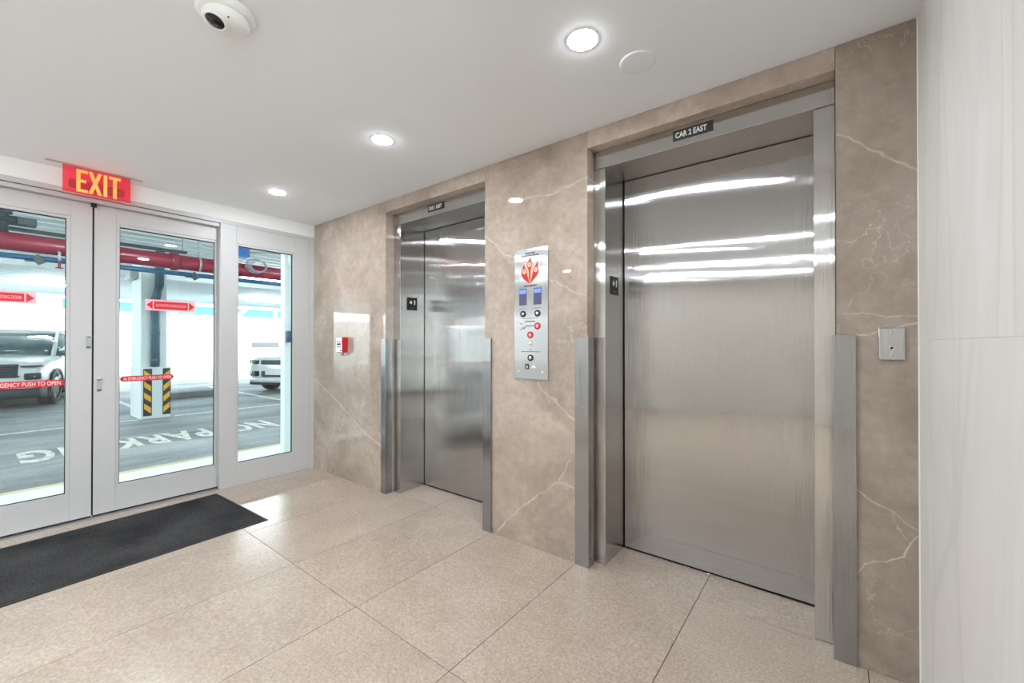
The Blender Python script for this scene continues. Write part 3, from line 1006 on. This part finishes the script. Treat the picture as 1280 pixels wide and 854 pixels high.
for x0, x1, z, h in ((-1.540, -1.420, 1.404, 0.003), (-1.515, -1.440, 1.383, 0.006), (-1.556, -1.540, 1.372, 0.004), (-1.556, -1.540, 1.335, 0.004), (-1.510, -1.450, 1.356, 0.005), (-1.547, -1.403, 1.198, 0.004), (-1.480, -1.470, 1.212, 0.006)):
    box('label_strip', x0, x1, YP - 0.0003, YP, z, z + h, 'print_grey', cp)
for x, z in ((-1.564, 1.075), (-1.385, 1.076), (-1.560, 1.790), (-1.385, 1.798)):
    MB().lathe([(0.006, 0), (0.005, 0.0015), (0, 0.002)], (x, YP, z), -UY, 14).build('screw', 'chrome', cp)

# small wall plate by the pale wall
wp = thing('wall_plate', (0.1715, 2.098, 1.188), 'small square steel wall plate with a keyhole beside CAR 2 EAST', 'wall plate')
MB().box(0.134, 0.209, 2.0905, 2.0995, 1.188, 1.309, 0.0045, seg=3).build('cover', 'panel_steel', wp)
MB().lathe([(0.0075, 0), (0.007, 0.0014), (0.0042, 0.0016), (0.004, 0.0004), (0, 0.0003)], (0.171, 2.0904, 1.234), -UY, 20).build('key_ring', 'chrome', wp)
MB().lathe([(0.0040, 0), (0.0038, 0.0019), (0, 0.002)], (0.171, 2.0903, 1.234), -UY, 14).build('keyhole', 'black', wp)
for z in (1.292, 1.206):
    MB().lathe([(0.004, 0), (0.0034, 0.001), (0, 0.0013)], (0.1715, 2.0904, z), -UY, 14).build('screw', 'alu_raw', wp)

# red alarm / door release box on the far marble panel
rb = thing('alarm_box', (-3.58, 2.07, 1.17), 'small red and white alarm box on the marble by the entrance', 'alarm box')
MB().box(-3.628, -3.528, 2.043, 2.0995, 1.168, 1.309, 0.004).build('housing', 'red', rb)
fr = MB().box(-3.626, -3.530, 2.0395, 2.0432, 1.172, 1.306, 0.003).build('front', 'white_plastic', rb)
m = MB()
for z, x0, x1, h in ((1.262, -3.606, -3.586, 0.010), (1.262, -3.568, -3.548, 0.010), (1.236, -3.608, -3.546, 0.016), (1.216, -3.608, -3.546, 0.007)):
    m.box(x0, x1, 2.0388, 2.0394, z, z + h)
m.build('printed_lines', 'black', fr)
MB().prism([(-3.556, 1.182), (-3.534, 1.182), (-3.545, 1.200)], (0, 2.0394, 0), UX, UZ, 0.0006).build('corner_mark', 'black', fr)
MB().lathe([(0.016, 0), (0.016, 0.02), (0.011, 0.026), (0, 0.027)], (-3.572, 2.068, 1.1675), -UZ, 20).build('key_barrel', 'galv', rb)

# ================================================================ exit sign and door sensor
ex = thing('exit_sign', (-3.998, 0.518, H), 'red see-through EXIT sign hanging over the sliding doors', 'exit sign')
box('mounting_rail', -4.012, -3.984, 0.275, 0.752, H - 0.006, H - 0.0005, 'alu', ex, 0.002)
pn = box('sign_panel', -4.001, -3.995, 0.351, 0.685, 2.257, H - 0.0085, 'exit_red', ex, 0.001)
ew = [0.0, 0.062, 0.121, 0.157]
for ch, y0, w in (('E', 0.414, 0.054), ('X', 0.471, 0.066), ('I', 0.545, 0.018), ('T', 0.572, 0.060)):
    z0, z1 = 2.268, 2.417
    m = MB()
    t = 0.019
    def R(a, b, c, d):
        m.box(-3.9948, -3.9935, a, b, c, d)
    if ch == 'E':
        R(y0, y0 + t, z0, z1); R(y0 + t, y0 + w, z0, z0 + t); R(y0 + t, y0 + w, z1 - t, z1); R(y0 + t, y0 + w * 0.85, (z0 + z1 - t) / 2, (z0 + z1 + t) / 2)
    elif ch == 'I':
        R(y0, y0 + w, z0, z1)
    elif ch == 'T':
        R(y0, y0 + w, z1 - t, z1); R(y0 + w / 2 - t / 2, y0 + w / 2 + t / 2, z0, z1 - t)
    else:
        zc, yc = (z0 + z1) / 2, y0 + w / 2
        m.prism([(y0, z0), (y0 + t, z0), (yc, zc - 0.028), (y0 + w - t, z0), (y0 + w, z0), (yc + 0.010, zc), (y0 + w, z1), (y0 + w - t, z1), (yc, zc + 0.028), (y0 + t, z1), (y0, z1), (yc - 0.010, zc)],
                (-3.9948, 0, 0), UY, UZ, 0.0013)
    m.build('letter', 'exit_letter', pn)
sn = thing('motion_sensor', (-4.12, 0.53, 2.33), 'dark door sensor bar on the wall behind the red EXIT sign', 'sensor')
MB().box(XL + 0.0005, -4.105, 0.392, 0.672, 2.322, 2.376, 0.008).build('housing', 'black', sn)
MB().box(-4.1052, -4.102, 0.44, 0.62, 2.336, 2.360, 0.002).build('sensor_window', 'lens', sn)

# ================================================================ ceiling fittings
def downlight(x, y, label):
    d = thing('downlight', (x, y, H), label, 'downlight', 'recessed ceiling downlights')
    MB().lathe([(0.064, -0.0003), (0.063, -0.0014), (0.057, -0.0016), (0.057, -0.0003)], (x, y, H), 'Z', 40).build('trim_ring', 'white_plastic', d)
    MB().lathe([(0.056, -0.0018), (0.050, -0.0035), (0.036, -0.005), (0.018, -0.0058), (0.0, -0.006)], (x, y, H), 'Z', 32).build('lens', 'lamp', d)
    return d
LB = {(0, 0): 'lit round downlight nearest to the CAR 2 EAST elevator', (1, 0): 'lit round downlight in front of the marble pier', (2, 0): 'lit round downlight nearest to the glass entrance'}
for j, y in enumerate((1.455, -0.45, -1.75, -2.80)):
    for i, x in enumerate((-0.775, -2.083, -3.457)):
        nm = ('first', 'second', 'third')[i]
        lab = LB.get((i, j), 'lit downlight behind the viewer, %s from the pale wall, row %s' % (nm, ('', 'two', 'three', 'four')[j]))
        downlight(x, y, lab)
downlight(1.0, 0.05, 'lit downlight behind the viewer in the side bay near the pale wall')
downlight(1.4, -1.75, 'lit downlight behind the viewer deep in the side bay')
for x, y, lab in ((-0.652, 1.713, 'blank white ceiling disc above the CAR 2 EAST elevator'), (-3.185, 1.722, 'blank white ceiling disc above the far marble panel')):
    d = thing('ceiling_cover', (x, y, H), lab, 'cover plate', 'blank ceiling discs')
    MB().lathe([(0.075, -0.0003), (0.0745, -0.0015), (0.066, -0.003), (0.058, -0.0032)], (x, y, H), 'Z', 40).build('rim', 'plaster', d)
    MB().lathe([(0.0575, -0.0026), (0.03, -0.0030), (0, -0.0031)], (x, y, H), 'Z', 40).build('disc', 'plaster', d)
cx, cy = -1.722, 0.549
dc = thing('security_camera', (cx, cy, H), 'white round security camera with black lens on the ceiling', 'camera')
MB().lathe([(0.092, -0.0005), (0.092, -0.012), (0.086, -0.022), (0.074, -0.026)], (cx, cy, H), 'Z', 48).build('base_ring', 'white_plastic', dc)
MB().lathe([(0.0735, -0.0235), (0.0735, -0.036), (0.066, -0.050), (0.048, -0.060), (0, -0.062)], (cx, cy, H), 'Z', 48).build('body', 'white_plastic', dc)
ax = Vector((0.10, -0.30, -1)).normalized()
lc = Vector((cx + 0.012, cy - 0.034, H - 0.050))
eb = MB().lathe([(0.037, 0), (0.037, 0.012), (0.033, 0.016), (0.029, 0.013)], lc, ax, 36).build('eyeball', 'white_plastic', dc)
MB().lathe([(0.0285, 0.009), (0.022, 0.013), (0, 0.015)], lc, ax, 36).build('lens', 'lens', eb)
MB().lathe([(0.003, -0.0005), (0.003, -0.003), (0, -0.0035)], (cx + 0.060, cy - 0.012, H - 0.052), 'Z', 10).build('status_led', 'black', dc)

# ================================================================ entrance mat
mt = thing('entrance_mat', (-3.582, 0.505, 0.0), 'charcoal ribbed carpet mat in front of the sliding doors', 'mat', rotz=math.radians(2.5))
hx, hy = 0.445, 0.755
m = MB()
for a in ((-hx, hx, -hy, -hy + 0.022), (-hx, hx, hy - 0.022, hy), (-hx, -hx + 0.022, -hy + 0.022, hy - 0.022), (hx - 0.022, hx, -hy + 0.022, hy - 0.022)):
    m.box(a[0], a[1], a[2], a[3], 0.0003, 0.005, 0.0015, seg=1)
m.build('rubber_border', 'rubber', mt)
m = MB()
nx, ny = 110, 190
ix, iy = hx - 0.0225, hy - 0.0225
grid = []
for i in range(nx + 1):
    row = []
    for j in range(ny + 1):
        edge = i in (0, nx) or j in (0, ny)
        z = 0.0006 if edge else 0.0065 + random.uniform(-0.0022, 0.0022)
        row.append(m.bm.verts.new((-ix + 2 * ix * i / nx, -iy + 2 * iy * j / ny, z)))
    grid.append(row)
for i in range(nx):
    for j in range(ny):
        f = m.bm.faces.new((grid[i][j], grid[i + 1][j], grid[i + 1][j + 1], grid[i][j + 1]))
pl = m.build('carpet_pile', 'pile', mt)
pl['kind'] = 'stuff'

# ================================================================ GARAGE beyond the doors
GZ = -0.10
struct(box('ground', -60, -5.50, -30, 45, -0.4, GZ, 'asphalt'), 'grey worn asphalt of the parking garage')
walk = struct(box('sidewalk', -5.50, -4.30, -14, 22, -0.4, -0.004, 'concrete', bevel=0.01), 'pale concrete walk just outside the glass doors')
box('kerb_edge', -5.50, -5.43, -14, 22, -0.0038, -0.001, 'kerb_yellow', walk)
struct(box('wall_outside', -4.42, -4.30, 2.105, 22, -0.004, 2.95, 'garage_white'), 'white outer wall of the lobby seen from the garage')
struct(box('wall_outside', -4.42, -4.30, -14, -0.66, -0.004, 2.95, 'garage_white'), 'white outer wall of the lobby beyond the left leaf')
struct(box('lintel', -4.42, -4.30, -0.66, 2.105, 2.318, 2.95, 'garage_white'), 'white lintel over the entrance on the garage side')
# ribbed metal deck
deck = MB()
deck.box(-20.6, -4.30, -14, 24, 2.99, 3.15)
x = -20.5
while x < -4.5:
    deck.box(x, x + 0.17, -14, 24, 2.945, 2.99)
    x += 0.34
struct(deck.build('roof', 'garage_white'), 'ribbed white metal deck over the parking garage')
for x0, x1, zb, lab in ((-13.25, -12.95, 2.83, 'white beam across the middle of the garage roof'), (-20.6, -20.3, 2.88, 'white edge beam at the open end of the garage')):
    struct(box('beam', x0, x1, -14, 24, zb, 2.944, 'garage_white'), lab)
# garage tubes
for x, y, lab in ((-5.5, 0.6, 'lit tube lamp on the garage deck close to the doors'), (-5.5, 4.2, 'lit tube lamp on the garage deck near the white post'),
                  (-10.9, -1.0, 'lit tube lamp on the garage deck above the white car'), (-10.9, 4.4, 'lit tube lamp on the garage deck above the silver car'),
                  (-16.5, 1.5, 'lit tube lamp far along the garage deck behind the column'), (-16.5, 6.5, 'added lit tube lamp farthest along the deck above the kerb'), (-10.9, 9.0, 'added lit tube lamp on the deck far past the silver car')):  # last two are extra tubes, added to brighten the deck
    t = thing('tube_lamp', (x, y, 2.90), lab, 'lamp', 'garage tube lamps')
    zt = 2.62 if x > -6 else 2.815
    box('housing', x - 0.03, x + 0.03, y - 0.62, y + 0.62, zt + 0.035, zt + 0.06, 'garage_white', t, 0.004)
    for yy in (y - 0.5, y + 0.5):
        MB().tube((x, yy, zt + 0.055), (x, yy, 2.946), 0.006, n=8).build('hanger', 'galv', t)
    MB().tube((x, y - 0.6, zt), (x, y + 0.6, zt), 0.033, n=14).build('tube', 'tube', t)

# column with guard
gc = thing('garage_column', (-10.06, 2.0, GZ), 'white square garage column with yellow and black striped guard', 'column')
struct(gc)
box('shaft', -10.45, -9.75, 1.815, 2.18, GZ, 2.944, 'garage_white', gc, 0.008)
gd = box('guard_base', -10.46, -9.67, 1.80, 2.225, GZ, 0.83, 'garage_white', gc, 0.015)
def hazard(y0, y1, d):
    p = box('stripe_plate', -9.6699, -9.662, y0, y1, GZ + 0.06, 0.80, 'hazard_black', gc, 0.001)
    ins = 0.012
    z = GZ + 0.10
    w = y1 - y0 - 2 * ins
    while z < 0.72:
        pts = [(y0 + ins, z + (0.09 if d > 0 else 0)), (y1 - ins, z + (0 if d > 0 else 0.09)), (y1 - ins, z + 0.10 + (0 if d > 0 else 0.09)), (y0 + ins, z + 0.10 + (0.09 if d > 0 else 0))]
        pts = [(a, min(b, 0.79)) for a, b in pts]
        MB().prism(pts, (-9.6618, 0, 0), UY, UZ, 0.0008).build('stripe', 'hazard_yellow', p)
        z += 0.195
hazard(1.835, 1.955, 1)
hazard(2.105, 2.222, -1)
m = MB()
m.path([(-9.69, 2.00, 0.835), (-9.69, 2.00, 2.02), (-9.69, 2.06, 2.30), (-9.69, 2.07, 2.93)], 0.066, 16)
m.build('downpipe', 'downpipe', gc)
for z in (0.95, 1.45, 1.98):
    MB().lathe([(0.0662, -0.03), (0.071, -0.03), (0.071, 0.03), (0.0662, 0.03)], (-9.69, 2.00, z), 'Z', 18).build('pipe_collar', 'downpipe', gc)
MB().box(-10.35, -9.95, 1.70, 1.814, 2.42, 2.62, 0.01).build('bracket', 'galv', gc)

# near white steel post with conduit and box
sp = thing('steel_post', (-4.95, 2.19, -0.004), 'slim white steel post on the walk outside the sidelight', 'post')
box('shaft', -5.00, -4.90, 2.142, 2.245, -0.003, 2.944, 'garage_white', sp, 0.006)
box('foot_plate', -5.03, -4.87, 2.115, 2.27, -0.0035, 0.012, 'garage_white', sp, 0.003)
MB().path([(-4.885, 2.20, 1.395), (-4.885, 2.20, 2.10), (-4.885, 2.17, 2.24), (-4.885, 2.05, 2.30)], 0.011, 10).build('conduit', 'garage_white', sp)
MB().box(-4.8995, -4.86, 2.155, 2.20, 1.265, 1.392, 0.004).build('switch_box', 'navy', sp)

# pipes
rp = thing('red_pipe', (-7.5, 2.0, 2.43), 'thick red sprinkler main running across the garage ceiling', 'pipe')
MB().tube((-7.5, -13.5, 2.43), (-7.5, 21.5, 2.43), 0.105, n=28).build('pipe', 'pipe_red', rp)
for y in (-2.4, 1.75, 5.9):
    c = MB()
    c.lathe([(0.106, -0.045), (0.125, -0.045), (0.128, -0.02), (0.128, 0.02), (0.125, 0.045), (0.106, 0.045)], (-7.5, y, 2.43), 'Y', 28)
    co = c.build('coupling', 'pipe_red', rp)
    MB().box(-7.40, -7.355, y - 0.03, y + 0.03, 2.40, 2.46, 0.006).build('bolt_lug', 'pipe_red', co)
for y in (-1.6, 2.05, 2.30, 3.3):
    h = MB()
    h.tube((-7.5, y, 2.50), (-7.5, y, 2.944), 0.008, n=8)
    h.lathe([(0.106, -0.012), (0.112, -0.012), (0.112, 0.012), (0.106, 0.012)], (-7.5, y, 2.43), 'Y', 24)
    h.build('hanger', 'galv', rp)
bp = thing('blue_pipe', (-7.5, 2.0, 2.265), 'thin blue pipe slung just under the red main', 'pipe')
MB().tube((-7.5, -13.5, 2.265), (-7.5, 21.5, 2.265), 0.032, n=16).build('pipe', 'pipe_blue', bp)
for y in (0.45, 1.98, 4.6):
    c = MB()
    c.box(-7.53, -7.47, y - 0.09, y + 0.02, 2.222, 2.236, 0.003)
    c.box(-7.51, -7.46, y - 0.02, y + 0.05, 2.195, 2.30, 0.003, rot=Matrix.Rotation(0.6, 3, 'X'))
    c.build('clamp', 'dark_metal', bp)
for y, lab in ((0.62, 'small upright sprinkler head in the pane near the lock stile'), (3.17, 'small sprinkler head hanging near the white post')):
    s_ = thing('sprinkler_head', (-7.3, y, 2.2), lab, 'sprinkler', 'sprinkler heads')
    MB().path([(-7.41, y, 2.36), (-7.30, y, 2.33), (-7.30, y, 2.24)], 0.014, 10).build('drop', 'galv', s_)
    MB().lathe([(0.0, -0.10), (0.035, -0.098), (0.035, -0.09), (0.012, -0.085), (0.012, 0)], (-7.30, y, 2.245), 'Z', 16).build('deflector', 'pipe_red', s_)
# coil of wire tied over the main
m = MB()
for k in range(5):
    cyc, czc, rr = 2.80 + 0.012 * (k - 2), 2.50 + 0.01 * (k % 2), 0.13 - 0.008 * k
    pts = [(-7.375 + 0.012 * (k % 3), cyc + rr * 1.15 * math.cos(2 * PI * i / 20 + k), czc + rr * 0.85 * math.sin(2 * PI * i / 20 + k)) for i in range(21)]
    m.path(pts, 0.008, 6)
tag(m.build('wire_coil', 'galv'), 'loose grey coil of cable hung on the red main', 'cable')
jb = thing('junction_box', (-8.4, 2.75, 2.9), 'bright blue junction box under the garage deck', 'junction box')
box('body', -8.50, -8.30, 2.85, 3.03, 2.80, 2.944, 'sky_blue', jb, 0.006)
MB().path([(-8.29, 2.94, 2.87), (-8.1, 3.3, 2.90), (-8.1, 4.6, 2.92)], 0.012, 8).build('cable', 'galv', jb)
# dark cable tray above
ct = thing('cable_tray', (-8.3, 1.0, 2.72), 'dark cable tray hung above the red main', 'cable tray')
m = MB()
m.box(-8.36, -8.24, -8, 2.1, 2.70, 2.735, 0.003)
m.build('tray', 'dark_metal', ct)
for y in (-1.0, 0.9, 2.05):
    MB().tube((-8.30, y, 2.735), (-8.30, y, 2.944), 0.008, n=8).build('hanger', 'galv', ct)
# valve cluster at the upper end of the first pane
vc = thing('valve_assembly', (-7.7, 0.3, 2.6), 'dark green pipe valve cluster above the red main', 'valve')
m = MB()
m.tube((-7.65, -1.5, 2.70), (-7.65, 0.36, 2.70), 0.055, n=18)
m.lathe([(0.056, -0.02), (0.085, -0.02), (0.085, 0.02), (0.056, 0.02)], (-7.65, 0.02, 2.70), 'Y', 18)
m.build('valve_pipe', 'dark_metal', vc)
m = MB()
m.tube((-7.65, 0.2, 2.54), (-7.65, 0.2, 2.90), 0.045, n=16)
m.lathe([(0.046, -0.03), (0.075, -0.03), (0.075, 0.03), (0.046, 0.03)], (-7.65, 0.2, 2.80), 'Z', 18)
m.build('riser', 'dark_metal', vc)
MB().box(-7.72, -7.58, 0.30, 0.46, 2.655, 2.745, 0.01).build('end_flange', 'dark_metal', vc)
MB().tube((-7.65, -0.05, 2.76), (-7.65, -0.05, 2.944), 0.010, n=8).build('hanger', 'galv', vc)

# painted lettering and lines
tag(text('road_lettering', 'NO PARKING', (-7.98, 3.10, GZ + 0.0005), -UY, UX, 2.78, 0.80, 'road_white', None, 0.002, bold=0.035, spacing=1.1), 'white NO PARKING letters painted on the asphalt outside the doors', 'lettering')
tag(box('painted_line', -9.80, -9.69, 2.30, 12, GZ + 0.0004, GZ + 0.003, 'road_white'), 'long white line painted beyond the striped column', 'road marking', 'painted garage lines')
tag(box('painted_line', -9.80, -9.69, -12, 1.78, GZ + 0.0004, GZ + 0.003, 'road_white'), 'long white line painted in front of the white car', 'road marking', 'painted garage lines')
tag(box('painted_line', -15.5, -9.82, 4.45, 4.55, GZ + 0.0004, GZ + 0.003, 'road_white'), 'white stall line painted beside the silver car', 'road marking', 'painted garage lines')
tag(box('painted_line', -15.5, -10.5, 2.02, 2.12, GZ + 0.0004, GZ + 0.003, 'road_white'), 'white stall line painted behind the striped column', 'road marking', 'painted garage lines')
ws = tag(box('kerb_block', -13.0, -12.7, 2.5, 4.35, GZ, 0.05, 'slot_grey', bevel=0.02), 'long low concrete kerb between the column and the silver car', 'kerb')
# parapet and what lies beyond
pw = struct(box('parapet_wall', -24.4, -24.0, -30, 45, GZ, 2.63, 'white_wall'), 'bright white parapet wall beyond the open garage edge')
box('slot_panel', -23.999, -23.96, 8.85, 10.2, 1.06, 1.32, 'slot_grey', pw, 0.01)
bb = struct(thing('scaffold_screen', (-38, 15, -0.1), 'tall blue construction screen with white braces beyond the parapet', None))
box('screen_fabric', -38.3, -38.0, 3.0, 44, GZ, 9.0, 'facade_mid', bb)
for k in range(9):
    y = 3.1 + 4.2 * k
    box('upright', -37.99, -37.85, y, y + 0.22, GZ, 9.0, 'white_wall', bb)
    box('screen_band', -37.99, -37.95, y + 0.30, y + 4.1, 2.9, 4.0, 'facade_blue', bb)
    br = MB()
    br.prism([(y + 0.4, 2.4), (y + 0.8, 2.4), (y + 3.9, 6.0), (y + 3.5, 6.0)], (-37.94, 0, 0), UY, UZ, 0.06)
    br.build('brace', 'white_wall', bb)
for z in (4.05, 6.3):
    box('ledger', -37.94, -37.84, 3.0, 41, z, z + 0.16, 'white_wall', bb)

# ---------------------------------------------------------------- cars
def mirror_ring(half):
    """half: list of (y, z) from bottom centre to top centre with y >= 0"""
    return half + [(-y, z) for y, z in reversed(half[1:-1])]

def car(label, loc, rot, paint, style):
    c = thing('car', loc, label, 'car', 'parked cars', rot)
    W0[c.name] = Vector((0, 0, 0))
    secs = []
    #        x     hw    zb    zt
    for x, hw, zb, zt in ((-2.32, 0.80, 0.45, 0.98), (-2.26, 0.88, 0.34, 1.05), (-1.9, 0.945, 0.28, 1.09), (-1.0, 0.955, 0.26, 1.10), (0.0, 0.955, 0.26, 1.10),
                          (0.9, 0.955, 0.26, 1.10), (1.4, 0.945, 0.26, 1.08), (1.85, 0.93, 0.27, 1.03), (2.12, 0.90, 0.29, 0.97), (2.25, 0.82, 0.32, 0.91), (2.30, 0.72, 0.38, 0.84)):
        half = [(0, zb), (hw * 0.72, zb), (hw * 0.95, zb + 0.07), (hw, zb + 0.22), (hw, zb + 0.42), (hw * 0.985, zt - 0.14), (hw * 0.94, zt - 0.03), (hw * 0.70, zt + 0.01), (0, zt + 0.035)]
        secs.append([(x, y, z) for y, z in mirror_ring(half)])
    MB().loft(secs).build('body', paint, c, subsurf=1)
    # greenhouse
    m = MB()
    lo = [(-2.18, 0.80), (-1.9, 0.87), (0.2, 0.88), (0.85, 0.84), (1.12, 0.62), (1.20, 0.0)]
    hi = [(-1.98, 0.60), (-1.8, 0.68), (-0.2, 0.70), (0.12, 0.66), (0.28, 0.48), (0.33, 0.0)]
    def ringz(pts, z):
        r = [(x, y, z) for x, y in pts] + [(x, -y, z) for x, y in reversed(pts[:-1])]
        return r
    m.loft([ringz(lo, 1.08), ringz([(a[0] * .5 + b[0] * .5, a[1] * .46 + b[1] * .54) for a, b in zip(lo, hi)], 1.36), ringz(hi, 1.60)])
    m.build('cabin_glass', 'car_glass', c)
    m = MB()
    hi2 = [(x * 0.93 - 0.06, y * 0.9) for x, y in hi]
    m.loft([ringz([(x + 0.015 * (1 if x > 0 else -1), y + 0.015) for x, y in hi], 1.585), ringz(hi, 1.645), ringz(hi2, 1.69)])
    m.build('roof_panel', paint, c)
    for sgn in (1, -1):
        MB().tube((1.02, sgn * 0.79, 1.07), (0.18, sgn * 0.655, 1.61), 0.040, 0.034, n=10).build('front_pillar', paint, c)
        MB().tube((-0.35, sgn * 0.885, 1.08), (-0.42, sgn * 0.70, 1.61), 0.045, n=10).build('centre_pillar', 'car_black', c)
        MB().tube((-1.75, sgn * 0.875, 1.08), (-1.72, sgn * 0.69, 1.61), 0.10, 0.07, n=10).build('rear_pillar', paint, c)
        mi = MB().box(0.62, 0.76, sgn * 1.02 - 0.10, sgn * 1.02 + 0.10, 1.08, 1.23, 0.035, seg=3).build('door_mirror', paint, c)
        MB().box(0.60, 0.72, sgn * 0.90 - 0.06, sgn * 0.90 + 0.06, 1.085, 1.12, 0.01).build('mirror_arm', 'car_black', mi)
        for hx_ in (0.1, -0.95):
            MB().box(hx_ - 0.12, hx_ + 0.06, sgn * 0.962 - 0.012, sgn * 0.962 + 0.012, 0.90, 0.93, 0.008).build('door_handle', paint, c)
    # wheels and arches
    for wx in (1.42, -1.40):
        for sgn in (1, -1):
            wy = sgn * 0.83
            w = MB().lathe([(0.24, -0.115), (0.335, -0.115), (0.362, -0.09), (0.365, 0), (0.362, 0.09), (0.335, 0.115), (0.24, 0.115)], (wx, wy, 0.3655), 'Y', 36).build('wheel', 'tyre', c)
            rm = MB()
            rm.lathe([(0.242, -0.10), (0.242, 0.10)], (wx, wy, 0.3655), 'Y', 30)
            for k in range(5):
                rm.box(wx - 0.03, wx + 0.03, wy + sgn * 0.085 - 0.012, wy + sgn * 0.085 + 0.012, 0.3655 - 0.24, 0.3655 + 0.24, 0.004, rot=Matrix.Rotation(k * PI / 5, 3, 'Y'))
            rm.lathe([(0, sgn * 0.10), (0.05, sgn * 0.098), (0.055, sgn * 0.08)], (wx, wy, 0.3655), 'Y', 16)
            rm.build('rim', 'alloy', w)
            ar = MB()
            A = []
            for i in range(15):
                t = -0.12 + (PI + 0.24) * i / 14
                A.append((math.cos(t), math.sin(t)))
            pts = [(wx + 0.44 * a, 0.3655 + 0.43 * b) for a, b in A] + [(wx + 0.375 * a, 0.3655 + 0.375 * b) for a, b in reversed(A)]
            o_ = (0, sgn * 0.94, 0)
            ar.prism(pts, o_, UX, UZ, -0.03 * sgn)
            ar.build('wheel_arch', 'car_black', c)
        MB().box(wx - 0.40, wx + 0.40, -0.935, 0.935, 0.18, 0.74, 0.05).build('wheel_well', 'car_black', c)
    # front end
    if style == 'crossover':
        g = MB()
        for k in range(5):
            z = 0.66 + 0.055 * k
            g.box(2.24, 2.335, -0.62 + 0.02 * k, 0.62 - 0.02 * k, z, z + 0.03, 0.008)
        g.box(2.20, 2.305, -0.60, 0.60, 0.64, 0.93, 0.03)
        g.build('grille', 'car_black', c)
        for sgn in (1, -1):
            q = Matrix.Rotation(sgn * 0.55, 3, 'Z')
            d = MB().box(2.13, 2.27, sgn * 0.755 - 0.15, sgn * 0.755 + 0.15, 0.86, 0.895, 0.008, rot=q).build('running_light', 'car_black', c)
            MB().box(2.085, 2.16, sgn * 0.865 - 0.035, sgn * 0.865 + 0.035, 0.865, 0.90, 0.008, rot=q).build('turn_lens', 'amber', d)
            hl = MB().box(2.11, 2.28, sgn * 0.765 - 0.12, sgn * 0.765 + 0.12, 0.60, 0.74, 0.025, rot=q).build('headlight', 'car_black', c)
            for k in (-1, 1):
                MB().lathe([(0.035, 0), (0.032, 0.01), (0, 0.014)], (2.255 - 0.04 * 0, sgn * (0.76 + 0.045 * k), 0.67), Vector((0.9, sgn * 0.45, 0)), 14).build('lens', 'car_lamp', hl)
        bl = MB()
        bl.loft([[(x, y, z) for x, y in ((1.95, -0.93), (2.2, -0.86), (2.33, -0.68), (2.36, 0), (2.33, 0.68), (2.2, 0.86), (1.95, 0.93))] for z in (0.22, 0.30, 0.43)])
        bl.build('lower_bumper', 'car_black', c)
        MB().box(-1.0, 1.0, -0.965, 0.965, 0.20, 0.34, 0.02).build('side_cladding', 'car_black', c)
    else:
        MB().box(2.17, 2.325, -0.42, 0.42, 0.78, 0.90, 0.02).build('grille', 'car_black', c)
        for sgn in (1, -1):
            q = Matrix.Rotation(sgn * 0.50, 3, 'Z')
            hl = MB().box(2.10, 2.275, sgn * 0.68 - 0.20, sgn * 0.68 + 0.20, 0.785, 0.895, 0.02, rot=q).build('headlight', 'car_black', c)
            for k in (-1, 0, 1):
                MB().lathe([(0.036, 0), (0.034, 0.012), (0, 0.016)], (2.265 - 0.045 * k, sgn * (0.68 + 0.10 * k), 0.84), Vector((0.88, sgn * 0.48, 0)), 14).build('lens', 'car_lamp', hl)
            MB().box(2.12, 2.30, sgn * 0.66 - 0.19, sgn * 0.66 + 0.19, 0.46, 0.60, 0.02, rot=q).build('air_intake', 'car_black', c)
        MB().box(2.20, 2.335, -0.40, 0.40, 0.44, 0.60, 0.02).build('lower_grille', 'car_black', c)
        sk = MB()
        sk.loft([[(x, y, z) for x, y in ((2.05, -0.90), (2.24, -0.82), (2.36, -0.60), (2.38, 0), (2.36, 0.60), (2.24, 0.82), (2.05, 0.90))] for z in (0.30, 0.36, 0.40)])
        sk.build('bumper_lip', paint, c)
        MB().box(1.9, 2.28, -0.8, 0.8, 0.22, 0.31, 0.02).build('under_tray', 'car_black', c)
        MB().box(-1.0, 1.0, -0.962, 0.962, 0.20, 0.30, 0.02).build('side_sill', 'car_black', c)
    MB().box(2.335, 2.352, -0.26, 0.26, 0.50, 0.62, 0.004).build('bumper_plate', paint, c)
    return c
def car_at(fx, fy, rot):
    return (fx - 2.3 * math.cos(rot), fy - 2.3 * math.sin(rot), GZ)
r1 = math.radians(-18)
car('white crossover with dark lower bumper parked left of the striped column', car_at(-13.35, -0.02, r1), r1, 'car_white', 'crossover')
r2 = math.radians(-62)
car('silver car with wide headlights parked beyond the sidelight post', car_at(-12.0, 5.0, r2), r2, 'car_silver', 'saloon')
